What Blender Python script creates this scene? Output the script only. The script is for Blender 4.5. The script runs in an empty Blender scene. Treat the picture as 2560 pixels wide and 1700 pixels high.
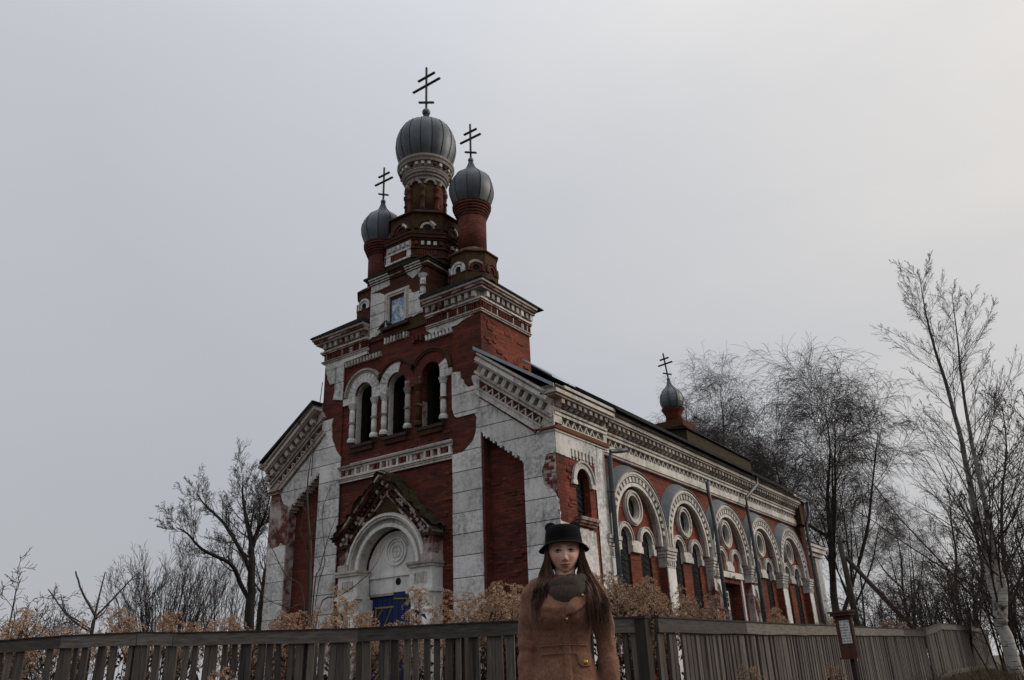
import bpy, bmesh, math, random
from mathutils import Vector, Matrix, noise

# ------------------------------------------------------------------ camera, sky, sun, exposure
S = bpy.context.scene
COL = S.collection
R = math.radians
PI = math.pi
V = Vector

FOCAL, YAW, PITCH, ROLL = 1980.0, -0.60738794, 0.3981842, 0.03984694      # focal length in photo pixels (2560 wide)
CAM = V((8.98911287, -14.42899338, 1.0))
_f = V((math.sin(YAW) * math.cos(PITCH), math.cos(YAW) * math.cos(PITCH), math.sin(PITCH)))
_r0 = V((math.cos(YAW), -math.sin(YAW), 0))
_d0 = _f.cross(_r0)
CR = _r0 * math.cos(ROLL) + _d0 * math.sin(ROLL)
CD = _d0 * math.cos(ROLL) - _r0 * math.sin(ROLL)
cd = bpy.data.cameras.new('camera')
cd.sensor_width = 36.0
cd.lens = FOCAL / 2560 * 36
cd.clip_end = 3000
cam = bpy.data.objects.new('camera', cd)
COL.objects.link(cam)
mw = Matrix((CR, -CD, -_f)).transposed().to_4x4()
mw.translation = CAM
cam.matrix_world = mw
S.camera = cam


def at(px, py, dist):
    """world point seen at photo pixel (px, py), at a horizontal distance from the camera"""
    d = CR * ((px - 1280) / FOCAL) + CD * ((py - 850) / FOCAL) + _f
    return CAM + d * (dist / math.hypot(d.x, d.y))


SUN_AZ, SUN_EL = R(50), R(24)               # azimuth from +Y towards +X
SUN = V((math.sin(SUN_AZ) * math.cos(SUN_EL), math.cos(SUN_AZ) * math.cos(SUN_EL), math.sin(SUN_EL)))


def overcast_world():
    w = bpy.data.worlds.new('World')
    S.world = w
    w.use_nodes = True
    nt = w.node_tree
    N, L = nt.nodes, nt.links
    N.clear()
    out = N.new('ShaderNodeOutputWorld')
    bg = N.new('ShaderNodeBackground')
    L.new(bg.outputs[0], out.inputs[0])
    tc = N.new('ShaderNodeTexCoord')
    sky = N.new('ShaderNodeTexSky')
    sky.sky_type = 'NISHITA'
    sky.sun_disc = False
    sky.sun_elevation = SUN_EL
    sky.sun_rotation = SUN_AZ
    sky.dust_density = 4
    # cloud deck: brighter and warmer towards the veiled sun, greyer away from it
    dot = N.new('ShaderNodeVectorMath'); dot.operation = 'DOT_PRODUCT'
    L.new(tc.outputs['Generated'], dot.inputs[0])
    dot.inputs[1].default_value = SUN
    ramp = N.new('ShaderNodeValToRGB')
    e = ramp.color_ramp.elements
    e[0].position = 0.0; e[0].color = (.55, .555, .575, 1)
    e[1].position = 1.0; e[1].color = (.77, .72, .67, 1)
    for p, c in ((.42, (.476, .490, .524, 1)), (.60, (.512, .530, .566, 1)), (.74, (.575, .580, .598, 1)), (.86, (.66, .645, .635, 1))):
        k = e.new(p); k.color = c
    mr = N.new('ShaderNodeMapRange')
    mr.inputs['From Min'].default_value = -1
    mr.inputs['From Max'].default_value = 1
    L.new(dot.outputs['Value'], mr.inputs['Value'])
    # soft streaky clouds
    mp = N.new('ShaderNodeMapping'); mp.inputs['Scale'].default_value = (1.2, 1.2, 3.6)
    L.new(tc.outputs['Generated'], mp.inputs['Vector'])
    nz = N.new('ShaderNodeTexNoise')
    nz.inputs['Scale'].default_value = 1.7
    nz.inputs['Detail'].default_value = 6
    nz.inputs['Roughness'].default_value = .5
    L.new(mp.outputs[0], nz.inputs['Vector'])
    cm = N.new('ShaderNodeMapRange')
    cm.inputs['From Min'].default_value = .3; cm.inputs['From Max'].default_value = .7
    cm.inputs['To Min'].default_value = -.05; cm.inputs['To Max'].default_value = .05
    L.new(nz.outputs['Fac'], cm.inputs['Value'])
    ad = N.new('ShaderNodeMath'); ad.operation = 'ADD'
    L.new(mr.outputs[0], ad.inputs[0]); L.new(cm.outputs[0], ad.inputs[1])
    L.new(ad.outputs[0], ramp.inputs['Fac'])
    # thicker murk low down
    sx = N.new('ShaderNodeSeparateXYZ')
    L.new(tc.outputs['Generated'], sx.inputs[0])
    # an overcast sky is about three times as bright overhead as at the horizon
    zc = N.new('ShaderNodeMath'); zc.operation = 'MAXIMUM'; zc.inputs[1].default_value = 0
    L.new(sx.outputs['Z'], zc.inputs[0])
    el = N.new('ShaderNodeMath'); el.operation = 'MULTIPLY_ADD'
    el.inputs[1].default_value = .36; el.inputs[2].default_value = .79
    L.new(zc.outputs[0], el.inputs[0])
    z2 = N.new('ShaderNodeMath'); z2.operation = 'POWER'; z2.inputs[1].default_value = 8
    L.new(zc.outputs[0], z2.inputs[0])
    z3 = N.new('ShaderNodeMath'); z3.operation = 'MULTIPLY_ADD'; z3.inputs[1].default_value = 2.0
    L.new(z2.outputs[0], z3.inputs[0]); L.new(el.outputs[0], z3.inputs[2])
    el = z3
    mu = N.new('ShaderNodeMixRGB'); mu.blend_type = 'MULTIPLY'; mu.inputs[0].default_value = 1
    L.new(ramp.outputs[0], mu.inputs[1]); L.new(el.outputs[0], mu.inputs[2])
    sc = N.new('ShaderNodeMixRGB'); sc.blend_type = 'MULTIPLY'; sc.inputs[0].default_value = 1
    sc.inputs[2].default_value = (.1, .1, .1, 1)
    L.new(sky.outputs[0], sc.inputs[1])
    mx = N.new('ShaderNodeMixRGB'); mx.inputs[0].default_value = .06
    L.new(mu.outputs[0], mx.inputs[1]); L.new(sc.outputs[0], mx.inputs[2])
    L.new(mx.outputs[0], bg.inputs['Color'])
    bg.inputs['Strength'].default_value = 1.0


overcast_world()
sl = bpy.data.lights.new('sun', 'SUN')
sl.energy = 1.5
sl.angle = R(28)
sl.color = (1, .90, .78)
so = bpy.data.objects.new('sun', sl)
COL.objects.link(so)
so.rotation_euler = (-SUN).to_track_quat('-Z', 'Y').to_euler()
so.location = (30, 40, 30)
S.view_settings.view_transform = 'Standard'
S.view_settings.look = 'None'
S.view_settings.exposure = 0.18
S.view_settings.gamma = 1.0
S.view_settings.use_curve_mapping = False


# ------------------------------------------------------------------ materials
class NT:
    """small helper to write shader graphs"""
    def __init__(s, name, rough=.9, metal=0.0, spec=.25):
        s.m = bpy.data.materials.new(name)
        s.m.use_nodes = True
        s.nt = s.m.node_tree
        s.N, s.L = s.nt.nodes, s.nt.links
        s.b = s.N['Principled BSDF']
        s.b.inputs['Roughness'].default_value = rough
        s.b.inputs['Metallic'].default_value = metal
        s.b.inputs['Specular IOR Level'].default_value = spec
        s.tc = s.N.new('ShaderNodeTexCoord')

    def vec(s, kind='Object', scale=(1, 1, 1)):
        m = s.N.new('ShaderNodeMapping')
        m.inputs['Scale'].default_value = scale
        s.L.new(s.tc.outputs[kind], m.inputs['Vector'])
        return m.outputs[0]

    def noise(s, scale, detail=4, rough=.55, vec=None, dist=0):
        n = s.N.new('ShaderNodeTexNoise')
        n.inputs['Scale'].default_value = scale
        n.inputs['Detail'].default_value = detail
        n.inputs['Roughness'].default_value = rough
        n.inputs['Distortion'].default_value = dist
        s.L.new(vec if vec is not None else s.tc.outputs['Object'], n.inputs['Vector'])
        return n.outputs['Fac']

    def rng(s, v, a, b, c=0, d=1):
        n = s.N.new('ShaderNodeMapRange')
        for k, x in zip(('From Min', 'From Max', 'To Min', 'To Max'), (a, b, c, d)):
            n.inputs[k].default_value = x
        s.L.new(v, n.inputs['Value'])
        return n.outputs[0]

    def math(s, op, a, b):
        n = s.N.new('ShaderNodeMath'); n.operation = op
        for i, x in enumerate((a, b)):
            if isinstance(x, (int, float)):
                n.inputs[i].default_value = x
            else:
                s.L.new(x, n.inputs[i])
        return n.outputs[0]

    def mix(s, fac, a, b, mode='MIX'):
        n = s.N.new('ShaderNodeMixRGB'); n.blend_type = mode
        for i, x in enumerate((fac, a, b)):
            if isinstance(x, (int, float)):
                n.inputs[i].default_value = x
            elif isinstance(x, tuple):
                n.inputs[i].default_value = (*x, 1)
            else:
                s.L.new(x, n.inputs[i])
        return n.outputs[0]

    def col(s, c):
        if isinstance(c, tuple):
            s.b.inputs['Base Color'].default_value = (*c, 1)
        else:
            s.L.new(c, s.b.inputs['Base Color'])

    def bump(s, h, strength=.5, dist=.01):
        n = s.N.new('ShaderNodeBump')
        n.inputs['Strength'].default_value = strength
        n.inputs['Distance'].default_value = dist
        s.L.new(h, n.inputs['Height'])
        s.L.new(n.outputs[0], s.b.inputs['Normal'])

    def rnd(s):
        n = s.N.new('ShaderNodeObjectInfo')
        return n.outputs['Random']


M = {}


def brick_mat(name, c1, c2, mortar, soot=.75, moss=.0, wash=0.0):
    t = NT(name, .95)
    bt = t.N.new('ShaderNodeTexBrick')
    t.L.new(t.tc.outputs['UV'], bt.inputs['Vector'])
    for k, v in (('Scale', 1.0), ('Brick Width', .255), ('Row Height', .077), ('Mortar Size', .008), ('Mortar Smooth', .3), ('Bias', -.1)):
        bt.inputs[k].default_value = v
    bt.inputs['Color1'].default_value = (*c1, 1)
    bt.inputs['Color2'].default_value = (*c2, 1)
    bt.inputs['Mortar'].default_value = (*mortar, 1)
    c = bt.outputs['Color']
    big = t.noise(.55, 5, .6)
    st = t.noise(2.2, 6, .65, t.vec('Object', (1, 1, 2.2)))
    c = t.mix(t.rng(big, .38, .66, 0, soot), c, t.mix(.72, c, (.018, .011, .010)))
    c = t.mix(t.rng(st, .42, .62, 0, .62), c, t.mix(.7, c, (.03, .012, .010)))
    sk = t.noise(1.0, 5, .6, t.vec('UV', (.7, 9, 1)))
    c = t.mix(t.rng(sk, .52, .68, 0, .38), c, tuple(min(1, x * 1.5) for x in c1))
    # single bricks burnt darker or spalled lighter
    ch = t.noise(1.0, 2, .5, t.vec('UV', (3.9, 13, 1)))
    c = t.mix(t.rng(ch, .60, .70, 0, .55), c, (.20, .055, .030))
    ch2 = t.noise(1.0, 2, .5, t.vec('UV', (4.3, 12, 3)))
    c = t.mix(t.rng(ch2, .60, .72, 0, .8), c, (.022, .012, .011))
    if moss:
        mo = t.noise(.9, 5, .6)
        c = t.mix(t.rng(mo, .42, .62, 0, moss), c, (.045, .036, .012))
    if wash:
        wn = t.noise(1.6, 7, .7)
        c = t.mix(t.rng(wn, .44, .58, 0, wash), c, (.50, .45, .42))
    t.col(c)
    t.bump(t.math('ADD', t.math('MULTIPLY', bt.outputs['Fac'], -1.0), t.math('MULTIPLY', t.noise(60, 3), .8)), .8, .012)
    M[name] = t.m


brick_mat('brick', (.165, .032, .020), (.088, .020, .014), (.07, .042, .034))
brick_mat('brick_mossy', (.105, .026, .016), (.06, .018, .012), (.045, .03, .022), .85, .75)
brick_mat('brick_lit_tone', (.250, .054, .029), (.140, .031, .019), (.10, .06, .047), .5, .2)  # same brick, with the sunlit tone of the flank put into its colour
brick_mat('brick_worn', (.15, .032, .02), (.09, .022, .016), (.09, .06, .05), .5, 0, .8)
brick_mat('brick_limewash', (.16, .04, .03), (.1, .03, .022), (.15, .11, .1), .3, 0, 1.0)


def plaster(name, base, dirt=.9, flake=.6, rust=.3):
    t = NT(name, .92)
    big = t.noise(.9, 5, .6)
    speck = t.noise(42, 8, .75)
    mid = t.noise(11, 7, .68)
    streak = t.noise(5, 5, .6, t.vec('Object', (1, 1, .12)))
    c = t.mix(t.rng(big, .35, .7), base, tuple(x * .82 for x in base))
    c = t.mix(t.rng(streak, .50, .72, 0, .45), c, tuple(x * .5 for x in base))
    sp = t.math('MULTIPLY', t.rng(speck, .50, .62), t.rng(mid, .40, .62, .18, 1))
    c = t.mix(t.math('MULTIPLY', sp, dirt * .85), c, (.085, .08, .075))
    lich = t.math('MULTIPLY', t.rng(big, .42, .60), t.rng(mid, .43, .57))
    c = t.mix(t.math('MULTIPLY', lich, .55 * dirt), c, (.15, .15, .145))
    drip = t.math('MULTIPLY', t.rng(t.noise(9, 5, .6, t.vec('Object', (1, 1, .07))), .54, .66), t.rng(big, .45, .60))
    c = t.mix(t.math('MULTIPLY', drip, .6 * dirt), c, (.10, .095, .085))
    fl = t.math('MULTIPLY', t.rng(t.noise(3.2, 9, .72), .60, .66), flake)
    c = t.mix(fl, c, (.15, .045, .03))
    ru = t.math('MULTIPLY', t.rng(t.noise(1.3, 6, .7), .52, .70), rust)
    c = t.mix(ru, c, (.30, .17, .075))
    t.col(c)
    t.bump(t.math('ADD', mid, t.math('MULTIPLY', speck, .4)), .35, .012)
    M[name] = t.m


plaster('plaster', (.70, .695, .69), 1.0, .3, .06)
plaster('plaster_trim', (.62, .595, .56), .9, .6, .36)
plaster('plaster_worn', (.40, .36, .335), 1.0, 1.0, .28)
plaster('plaster_clean', (.74, .735, .72), .4, .25, .04)


def simple(name, c, rough=.8, metal=0.0, var=.35, scale=3.0, detail=5, c2=None, bump=0, spec=.25, vscale=(1, 1, 1)):
    t = NT(name, rough, metal, spec)
    n = t.noise(scale, detail, .6, t.vec('Object', vscale))
    t.col(t.mix(t.rng(n, .3, .7), c, c2 if c2 else tuple(x * (1 - var) for x in c)))
    if bump:
        t.bump(n, bump, .01)
    M[name] = t.m
    return t


simple('dome_metal', (.092, .106, .122), .5, .35, .4, 2.2, 7, (.048, .056, .066), .3, .4)
simple('seam_metal', (.03, .034, .04), .6, .3)
simple('roof_metal', (.030, .031, .033), .85, 0, .4, 2, 5, (.016, .016, .017), spec=.08)
simple('roof_edge', (.26, .30, .35), .4, .5, .4, 2)
simple('flashing', (.20, .222, .245), .55, .2, .3, 3.5, 6, (.12, .133, .15), .2, .3)
simple('pipe', (.10, .115, .13), .5, .3, .5, 4, 5, (.055, .06, .066))
simple('cross', (.022, .016, .014), .6, .4, .5, 8)
simple('rust', (.12, .035, .02), .8, .1, .5, 8)
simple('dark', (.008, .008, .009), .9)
simple('glass', (.007, .008, .010), .5, 0, .2, 2, spec=.06)
simple('iron', (.03, .032, .035), .6, .4)
simple('door_blue', (.006, .020, .105), .55, 0, .4, 4, 6, (.004, .012, .062), .2, vscale=(6, 6, 1))
simple('door_blue_light', (.03, .13, .42), .5, 0, .4, 5)
simple('door_yellow', (.34, .23, .02), .6, 0, .5, 14)
simple('white_paint', (.62, .61, .59), .6, 0, .35, 9)
simple('jamb_shade', (.022, .018, .015), .9)  # near-black that paints the shade inside the bell openings
simple('moss', (.022, .022, .012), 1, 0, .5, 9, 6, (.05, .036, .018), .8)
simple('stone_sill', (.05, .035, .03), .9, 0, .4, 5)
simple('moulding_red', (.16, .05, .025), .9, 0, .5, 4, 6, (.09, .045, .02))


def vary(name, lo, hi):
    """let every piece that uses the material differ a little"""
    m = M[name]
    nt = m.node_tree
    b = nt.nodes['Principled BSDF']
    src = b.inputs['Base Color'].links[0].from_socket
    oi = nt.nodes.new('ShaderNodeObjectInfo')
    mr = nt.nodes.new('ShaderNodeMapRange')
    mr.inputs['To Min'].default_value = lo; mr.inputs['To Max'].default_value = hi
    nt.links.new(oi.outputs['Random'], mr.inputs['Value'])
    mx = nt.nodes.new('ShaderNodeMixRGB'); mx.blend_type = 'MULTIPLY'; mx.inputs[0].default_value = 1
    nt.links.new(src, mx.inputs[1]); nt.links.new(mr.outputs[0], mx.inputs[2])
    nt.links.new(mx.outputs[0], b.inputs['Base Color'])


for n_, a_, b_ in (('dome_metal', .62, 1.3), ('plaster', .84, 1.06), ('plaster_trim', .80, 1.12), ('plaster_worn', .65, 1.25)):
    vary(n_, a_, b_)


def icon_print():
    t = NT('icon_print', .7)
    n = t.noise(9, 4, .6, None, 2.2)
    g = t.noise(4, 3, .5, t.vec('Object', (1, 1, .6)), 1.5)
    c = t.mix(t.rng(n, .44, .52), (.46, .51, .55), (.12, .24, .44))
    c = t.mix(t.rng(g, .50, .58), c, (.56, .58, .59))
    c = t.mix(t.rng(t.noise(18, 3), .56, .64, 0, .6), c, (.10, .10, .12))
    t.col(c)
    M['icon_print'] = t.m


icon_print()


# ------------------------------------------------------------------ geometry helpers
class Fr:
    """a wall frame: u along the wall, w up, d outwards"""
    def __init__(s, o, u, n, w=(0, 0, 1)):
        s.o, s.u, s.n, s.w = V(o), V(u), V(n), V(w)

    def p(s, u, w, d):
        return s.o + s.u * u + s.w * w + s.n * d


class MB:
    def __init__(s):
        s.v, s.f = [], []

    def prism(s, fr, poly, d0, d1):
        n, b = len(poly), len(s.v)
        s.v += [fr.p(u, w, d0) for u, w in poly] + [fr.p(u, w, d1) for u, w in poly]
        s.f.append(list(range(b, b + n)))
        s.f.append(list(range(b + 2 * n - 1, b + n - 1, -1)))
        for i in range(n):
            j = (i + 1) % n
            s.f.append([b + i, b + n + i, b + n + j, b + j])
        return s

    def bx(s, fr, u0, u1, w0, w1, d0, d1):
        return s.prism(fr, [(u0, w0), (u1, w0), (u1, w1), (u0, w1)], d0, d1)

    def box(s, x0, x1, y0, y1, z0, z1):
        return s.bx(WF, x0, x1, z0, z1, -y1, -y0)

    def ring(s, fr, c, r0, r1, a0, a1, d0, d1, n=20, legs=0):
        """a sector of a flat ring; angles in degrees; legs = straight stilts below"""
        A = [R(a0 + (a1 - a0) * i / n) for i in range(n + 1)]
        o = [(c[0] + r1 * math.cos(a), c[1] + r1 * math.sin(a)) for a in A]
        i_ = [(c[0] + r0 * math.cos(a), c[1] + r0 * math.sin(a)) for a in A]
        if legs:
            o = [(o[0][0], o[0][1] - legs)] + o + [(o[-1][0], o[-1][1] - legs)]
            i_ = [(i_[0][0], i_[0][1] - legs)] + i_ + [(i_[-1][0], i_[-1][1] - legs)]
        for k in range(len(o) - 1):
            s.prism(fr, [i_[k], o[k], o[k + 1], i_[k + 1]], d0, d1)
        return s

    def strip(s, fr, A, B, flip=False):
        """a sheet between two polylines of (u, w, d)"""
        b = len(s.v)
        s.v += [fr.p(*q) for q in A] + [fr.p(*q) for q in B]
        n = len(A)
        for i in range(n - 1):
            s.f.append([b + i, b + i + 1, b + n + i + 1, b + n + i])
        return s

    def wall(s, fr, u0, u1, w0, w1, d0, d1, holes, n=12):
        """wall slab with openings (uc, half, base, spring) round-headed, or ('o', uc, wc, r), or ('r', uc, half, base, top)"""
        cur = u0
        cols = []
        for h in sorted(holes, key=lambda h: h[1] if isinstance(h[0], str) else h[0]):
            if h[0] == 'o':
                _, uc, wc, r = h
                lo = [(uc - r, w0)] + [(uc + r * math.cos(R(180 + 180 * i / n)), wc + r * math.sin(R(180 + 180 * i / n))) for i in range(n + 1)] + [(uc + r, w0)]
                up = [(uc + r, w1)] + [(uc + r * math.cos(R(180 * i / n)), wc + r * math.sin(R(180 * i / n))) for i in range(n + 1)] + [(uc - r, w1)]
                s.prism(fr, lo[::-1], d0, d1); s.prism(fr, up[::-1], d0, d1)
                a, b = uc - r, uc + r
            elif h[0] == 'r':
                _, uc, hf, bs, tp = h
                if bs > w0: s.bx(fr, uc - hf, uc + hf, w0, bs, d0, d1)
                if tp < w1: s.bx(fr, uc - hf, uc + hf, tp, w1, d0, d1)
                a, b = uc - hf, uc + hf
            else:
                uc, hf, bs, sp = h
                if bs > w0: s.bx(fr, uc - hf, uc + hf, w0, bs, d0, d1)
                up = [(uc + hf, w1)] + [(uc + hf * math.cos(R(180 * i / n)), sp + hf * math.sin(R(180 * i / n))) for i in range(n + 1)] + [(uc - hf, w1)]
                s.prism(fr, up[::-1], d0, d1)
                a, b = uc - hf, uc + hf
            if a > cur + 1e-6: s.bx(fr, cur, a, w0, w1, d0, d1)
            cur = b
        if u1 > cur + 1e-6: s.bx(fr, cur, u1, w0, w1, d0, d1)
        return s

    def tube(s, pts, rad, n=6, cap=True, ref=None):
        b = len(s.v)
        m = len(pts)
        up = V((0, 0, 1))
        for i in range(m):
            t = (pts[min(i + 1, m - 1)] - pts[max(i - 1, 0)])
            if t.length < 1e-9: t = V((0, 0, 1))
            t.normalize()
            a = t.cross(ref if ref is not None else (V((1, 0, 0)) if abs(t.z) > .9 else up)).normalized()
            c = t.cross(a)
            r = rad[i] if isinstance(rad, (list, tuple)) else rad
            for k in range(n):
                q = 2 * PI * k / n
                s.v.append(pts[i] + a * (r * math.cos(q)) + c * (r * math.sin(q)))
        for i in range(m - 1):
            for k in range(n):
                k2 = (k + 1) % n
                s.f.append([b + i * n + k, b + i * n + k2, b + (i + 1) * n + k2, b + (i + 1) * n + k])
        if cap:
            s.f.append([b + k for k in range(n)][::-1])
            s.f.append([b + (m - 1) * n + k for k in range(n)])
        return s

    def lathe(s, prof, c, n=24, a0=0.0, a1=360.0, ph=0.0):
        """profile [(r, z)] round a vertical axis at c=(x, y)"""
        b = len(s.v)
        full = abs(a1 - a0) >= 359.9
        k = n if full else n + 1
        for r, z in prof:
            for i in range(k):
                a = R(ph + a0 + (a1 - a0) * i / n)
                s.v.append(V((c[0] + r * math.cos(a), c[1] + r * math.sin(a), z)))
        for j in range(len(prof) - 1):
            for i in range(n):
                i2 = (i + 1) % k
                s.f.append([b + j * k + i, b + j * k + i2, b + (j + 1) * k + i2, b + (j + 1) * k + i])
        return s

    def build(s, name, mat, parent=None, smooth=False, off=None, recalc=True):
        me = bpy.data.meshes.new(name)
        me.from_pydata([tuple(v) for v in s.v], [], s.f)
        if recalc:
            bm = bmesh.new(); bm.from_mesh(me)
            bmesh.ops.recalc_face_normals(bm, faces=bm.faces)
            bm.to_mesh(me); bm.free()
        me.materials.append(M[mat] if isinstance(mat, str) else mat)
        if recalc:
            uvs(me)
        if smooth:
            me.polygons.foreach_set('use_smooth', [True] * len(me.polygons))
        ob = bpy.data.objects.new(name, me)
        COL.objects.link(ob)
        if parent is not None:
            ob.parent = parent
            if parent.type == 'EMPTY':
                ob.location = -parent.location
        return ob


def uvs(me):
    """metric UVs: u along the wall, v up"""
    lay = me.uv_layers.new(name='UVMap')
    data = [0.0] * (2 * len(me.loops))
    for p in me.polygons:
        n = p.normal
        if abs(n.z) > .8:
            t = V((1, 0, 0)); w = V((0, 1, 0))
        else:
            t = V((-n.y, n.x, 0)).normalized(); w = V((0, 0, 1))
        for li in p.loop_indices:
            co = me.vertices[me.loops[li].vertex_index].co
            data[2 * li] = co.dot(t); data[2 * li + 1] = co.dot(w)
    lay.data.foreach_set('uv', data)


WF = Fr((0, 0, 0), (1, 0, 0), (0, -1, 0))       # world / front frame
FF = WF
SS = Fr((0, 0, 0), (0, 1, 0), (1, 0, 0))        # side wall, faces +X


def tag(o, label=None, cat=None, group=None, kind=None):
    for k, v in (('label', label), ('category', cat), ('group', group), ('kind', kind)):
        if v: o[k] = v
    return o


def thing(name, label, cat, loc=(0, 0, 0), group=None):
    o = bpy.data.objects.new(name, None)
    o.empty_display_size = .3
    COL.objects.link(o)
    o.location = loc
    return tag(o, label, cat, group)


def clip_w(poly, w, keep_above):
    out = []
    n = len(poly)
    for i in range(n):
        a, b = poly[i], poly[(i + 1) % n]
        ia = (a[1] >= w) == keep_above
        ib = (b[1] >= w) == keep_above
        if ia: out.append(a)
        if ia != ib:
            t = (w - a[1]) / (b[1] - a[1])
            out.append((a[0] + (b[0] - a[0]) * t, w))
    return out


def ragged(poly, amp=.03, step=.07, seed=1):
    """roughen the edges whose first vertex carries a third value"""
    rr = random.Random(seed)
    out = []
    n = len(poly)
    for i in range(n):
        a, b = poly[i], poly[(i + 1) % n]
        out.append((a[0], a[1]))
        if len(a) > 2 and a[2]:
            L = math.hypot(b[0] - a[0], b[1] - a[1])
            k = max(1, int(L / step))
            for j in range(1, k):
                t = (j + rr.uniform(-.25, .25)) / k
                out.append((a[0] + (b[0] - a[0]) * t + rr.uniform(-amp, amp), a[1] + (b[1] - a[1]) * t + rr.uniform(-amp, amp) * .8))
    return out


def blocks(fr, poly, parent, joints, d0, d1, mat='plaster', name='plaster_block', gap=.009, seed=1, amp=.03):
    """split a plaster field into rusticated courses, each its own piece"""
    poly = ragged(poly, amp, .07, seed)
    lo = min(p[1] for p in poly); hi = max(p[1] for p in poly)
    js = [lo - 1] + [j for j in joints if lo + .04 < j < hi - .04] + [hi + 1]
    rr = random.Random(seed + 77)
    for a, b in zip(js[:-1], js[1:]):
        q = clip_w(poly, a + gap, True)
        if len(q) > 2: q = clip_w(q, b - gap, False)
        if len(q) > 2:
            MB().prism(fr, q, d0, d1 + rr.uniform(-.004, .004)).build(name, mat, parent)


# ------------------------------------------------------------------ the church
church = thing('church', 'old red brick church with peeling white plaster, belfry facade and grey onion domes', 'church', (-4.8, 9, 0))
XC = -4.81
SL = .705                                        # roof slope


def P(name, mb, mat, parent=church, smooth=False):
    return mb.build(name, mat, parent, smooth)


JN = [3.02 + .485 * k for k in range(-6, 14)]

# --- body walls -------------------------------------------------
m = MB()
m.box(-9.55, -9.1, .6, 18.3, 0, 6.2)                       # far left flank
m.box(-9.55, -.6, 17.9, 18.3, 0, 6.2)
m.prism(FF, [(-9.55, 6.2), (-.2, 6.2), (XC, 10.0)], -18.3, -18.0)
P('back_wall', m, 'brick')

# right flank: five arched bays between the corner bay and the end pier
BAY = [3.82 + 3.08 * k for k in range(5)]
m = MB()
for k, yc in enumerate(BAY):
    u0, u1 = (2.17 if k == 0 else yc - 1.54), (17.75 if k == 4 else yc + 1.54)
    holes = [(yc - .57, .29, 1.0, 3.93), (yc + .57, .29, 1.0, 3.93)] if k != 2 else [('r', yc + .05, .78, 0, 3.3)]
    m.wall(SS, u0, u1, 0, 4.24, -.6, -.22, holes)
    m.wall(SS, u0, u1, 4.24, 6.06, -.6, -.22, [('o', yc, 4.76, .30)], 14)
side_wall = P('side_wall', m, 'brick_lit_tone')
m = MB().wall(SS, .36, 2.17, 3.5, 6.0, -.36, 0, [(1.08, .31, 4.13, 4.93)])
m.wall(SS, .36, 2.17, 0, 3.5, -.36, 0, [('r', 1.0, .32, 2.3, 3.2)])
corner_wall = P('corner_bay_wall', m, 'brick_lit_tone')
m = MB().bx(SS, 17.75, 18.3, 0, 6.06, -.6, -.02)
P('end_pier', m, 'brick_mossy')
# apse behind
m = MB().box(-8.6, -.25, 18.3, 20.4, 0, 4.9)
apse = P('apse_wall', m, 'brick')
m = MB().box(-8.75, -.1, 18.3, 20.55, 4.9, 5.05).box(-8.85, 0.0, 18.3, 20.65, 5.05, 5.22).box(-8.9, .06, 18.3, 20.7, 5.22, 5.34)
P('apse_cornice', m, 'plaster_trim', apse)
m = MB().bx(SS, 19.7, 20.45, 0, 4.9, -.25, -.19)
P('apse_corner_plaster', m, 'plaster', apse)
m = MB().prism(FF, [(-8.95, 5.35), (.1, 5.35), (XC, 6.9)], -20.75, -18.3)
P('apse_roof', m, 'roof_metal', apse)

# --- nave roof ---------------------------------------------------
m = MB()
for sx in (1, -1):
    e = 5.22
    a = V((XC + sx * e, 0, 6.93)); b = V((XC, 0, 6.93 + SL * e - .03))
    q = [(a.x, a.z - .05), (b.x, b.z - .05), (b.x, b.z + .02), (a.x, a.z + .02)]
    # split round the tower: wings in front, full roof behind it
    m.prism(FF, q, -18.75, -2.3)
    a = V((XC + sx * (5.12 if sx > 0 else 4.98), 0, 6.85)); c = V((XC + sx * 2.86, 0, 8.34 if sx > 0 else 8.25))
    q2 = [(a.x, a.z - .02), (c.x, c.z - .02), (c.x, c.z + .02), (a.x, a.z + .02)]
    m.prism(FF, q2, -2.3, .37)
roof = P('roof', m, 'roof_metal')
m = MB()
for sx in (1, -1):
    for k in range(24):
        y = 2.6 + k * .68
        a = V((XC + sx * 5.2, y, 6.955)); b = V((XC + sx * .1, y, 6.955 + SL * 5.1 - .03))
        m.tube([a, b], .018, 4)
P('standing_seam', m, 'roof_metal', roof)
# pale turned-up edge of the roof sheets over the wings
for sx in (1, -1):
    m = MB()
    a = V((XC + sx * (5.11 if sx > 0 else 4.97), 0, 6.86)); c = V((XC + sx * 2.87, 0, 8.34 if sx > 0 else 8.25))
    q = [(a.x, a.z - .07), (c.x, c.z - .07), (c.x, c.z + .014), (a.x, a.z + .014)]
    m.prism(FF, q, .372, .392)
    P('roof_edge_strip', m, 'roof_edge' if sx > 0 else 'roof_metal', roof)
m = MB().prism(FF, [(.28, 7.03), (-.5, 7.62), (-.5, 7.65), (.28, 7.06)], -.6, .40)
P('loose_roof_sheet', m, 'roof_edge', roof)
# long sheet-clad box on the roof
m = MB()
m.prism(FF, [(-1.3, 7.6), (-1.3, 8.55), (-2.3, 8.70), (-2.3, 8.2)], -16.9, -10.7)
cb = P('roof_box', m, 'moss')
m = MB().prism(FF, [(-1.22, 8.555), (-1.22, 8.60), (-2.4, 8.78), (-2.4, 8.73)], -17.0, -10.6)
P('box_cover', m, 'roof_metal', cb)

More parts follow.
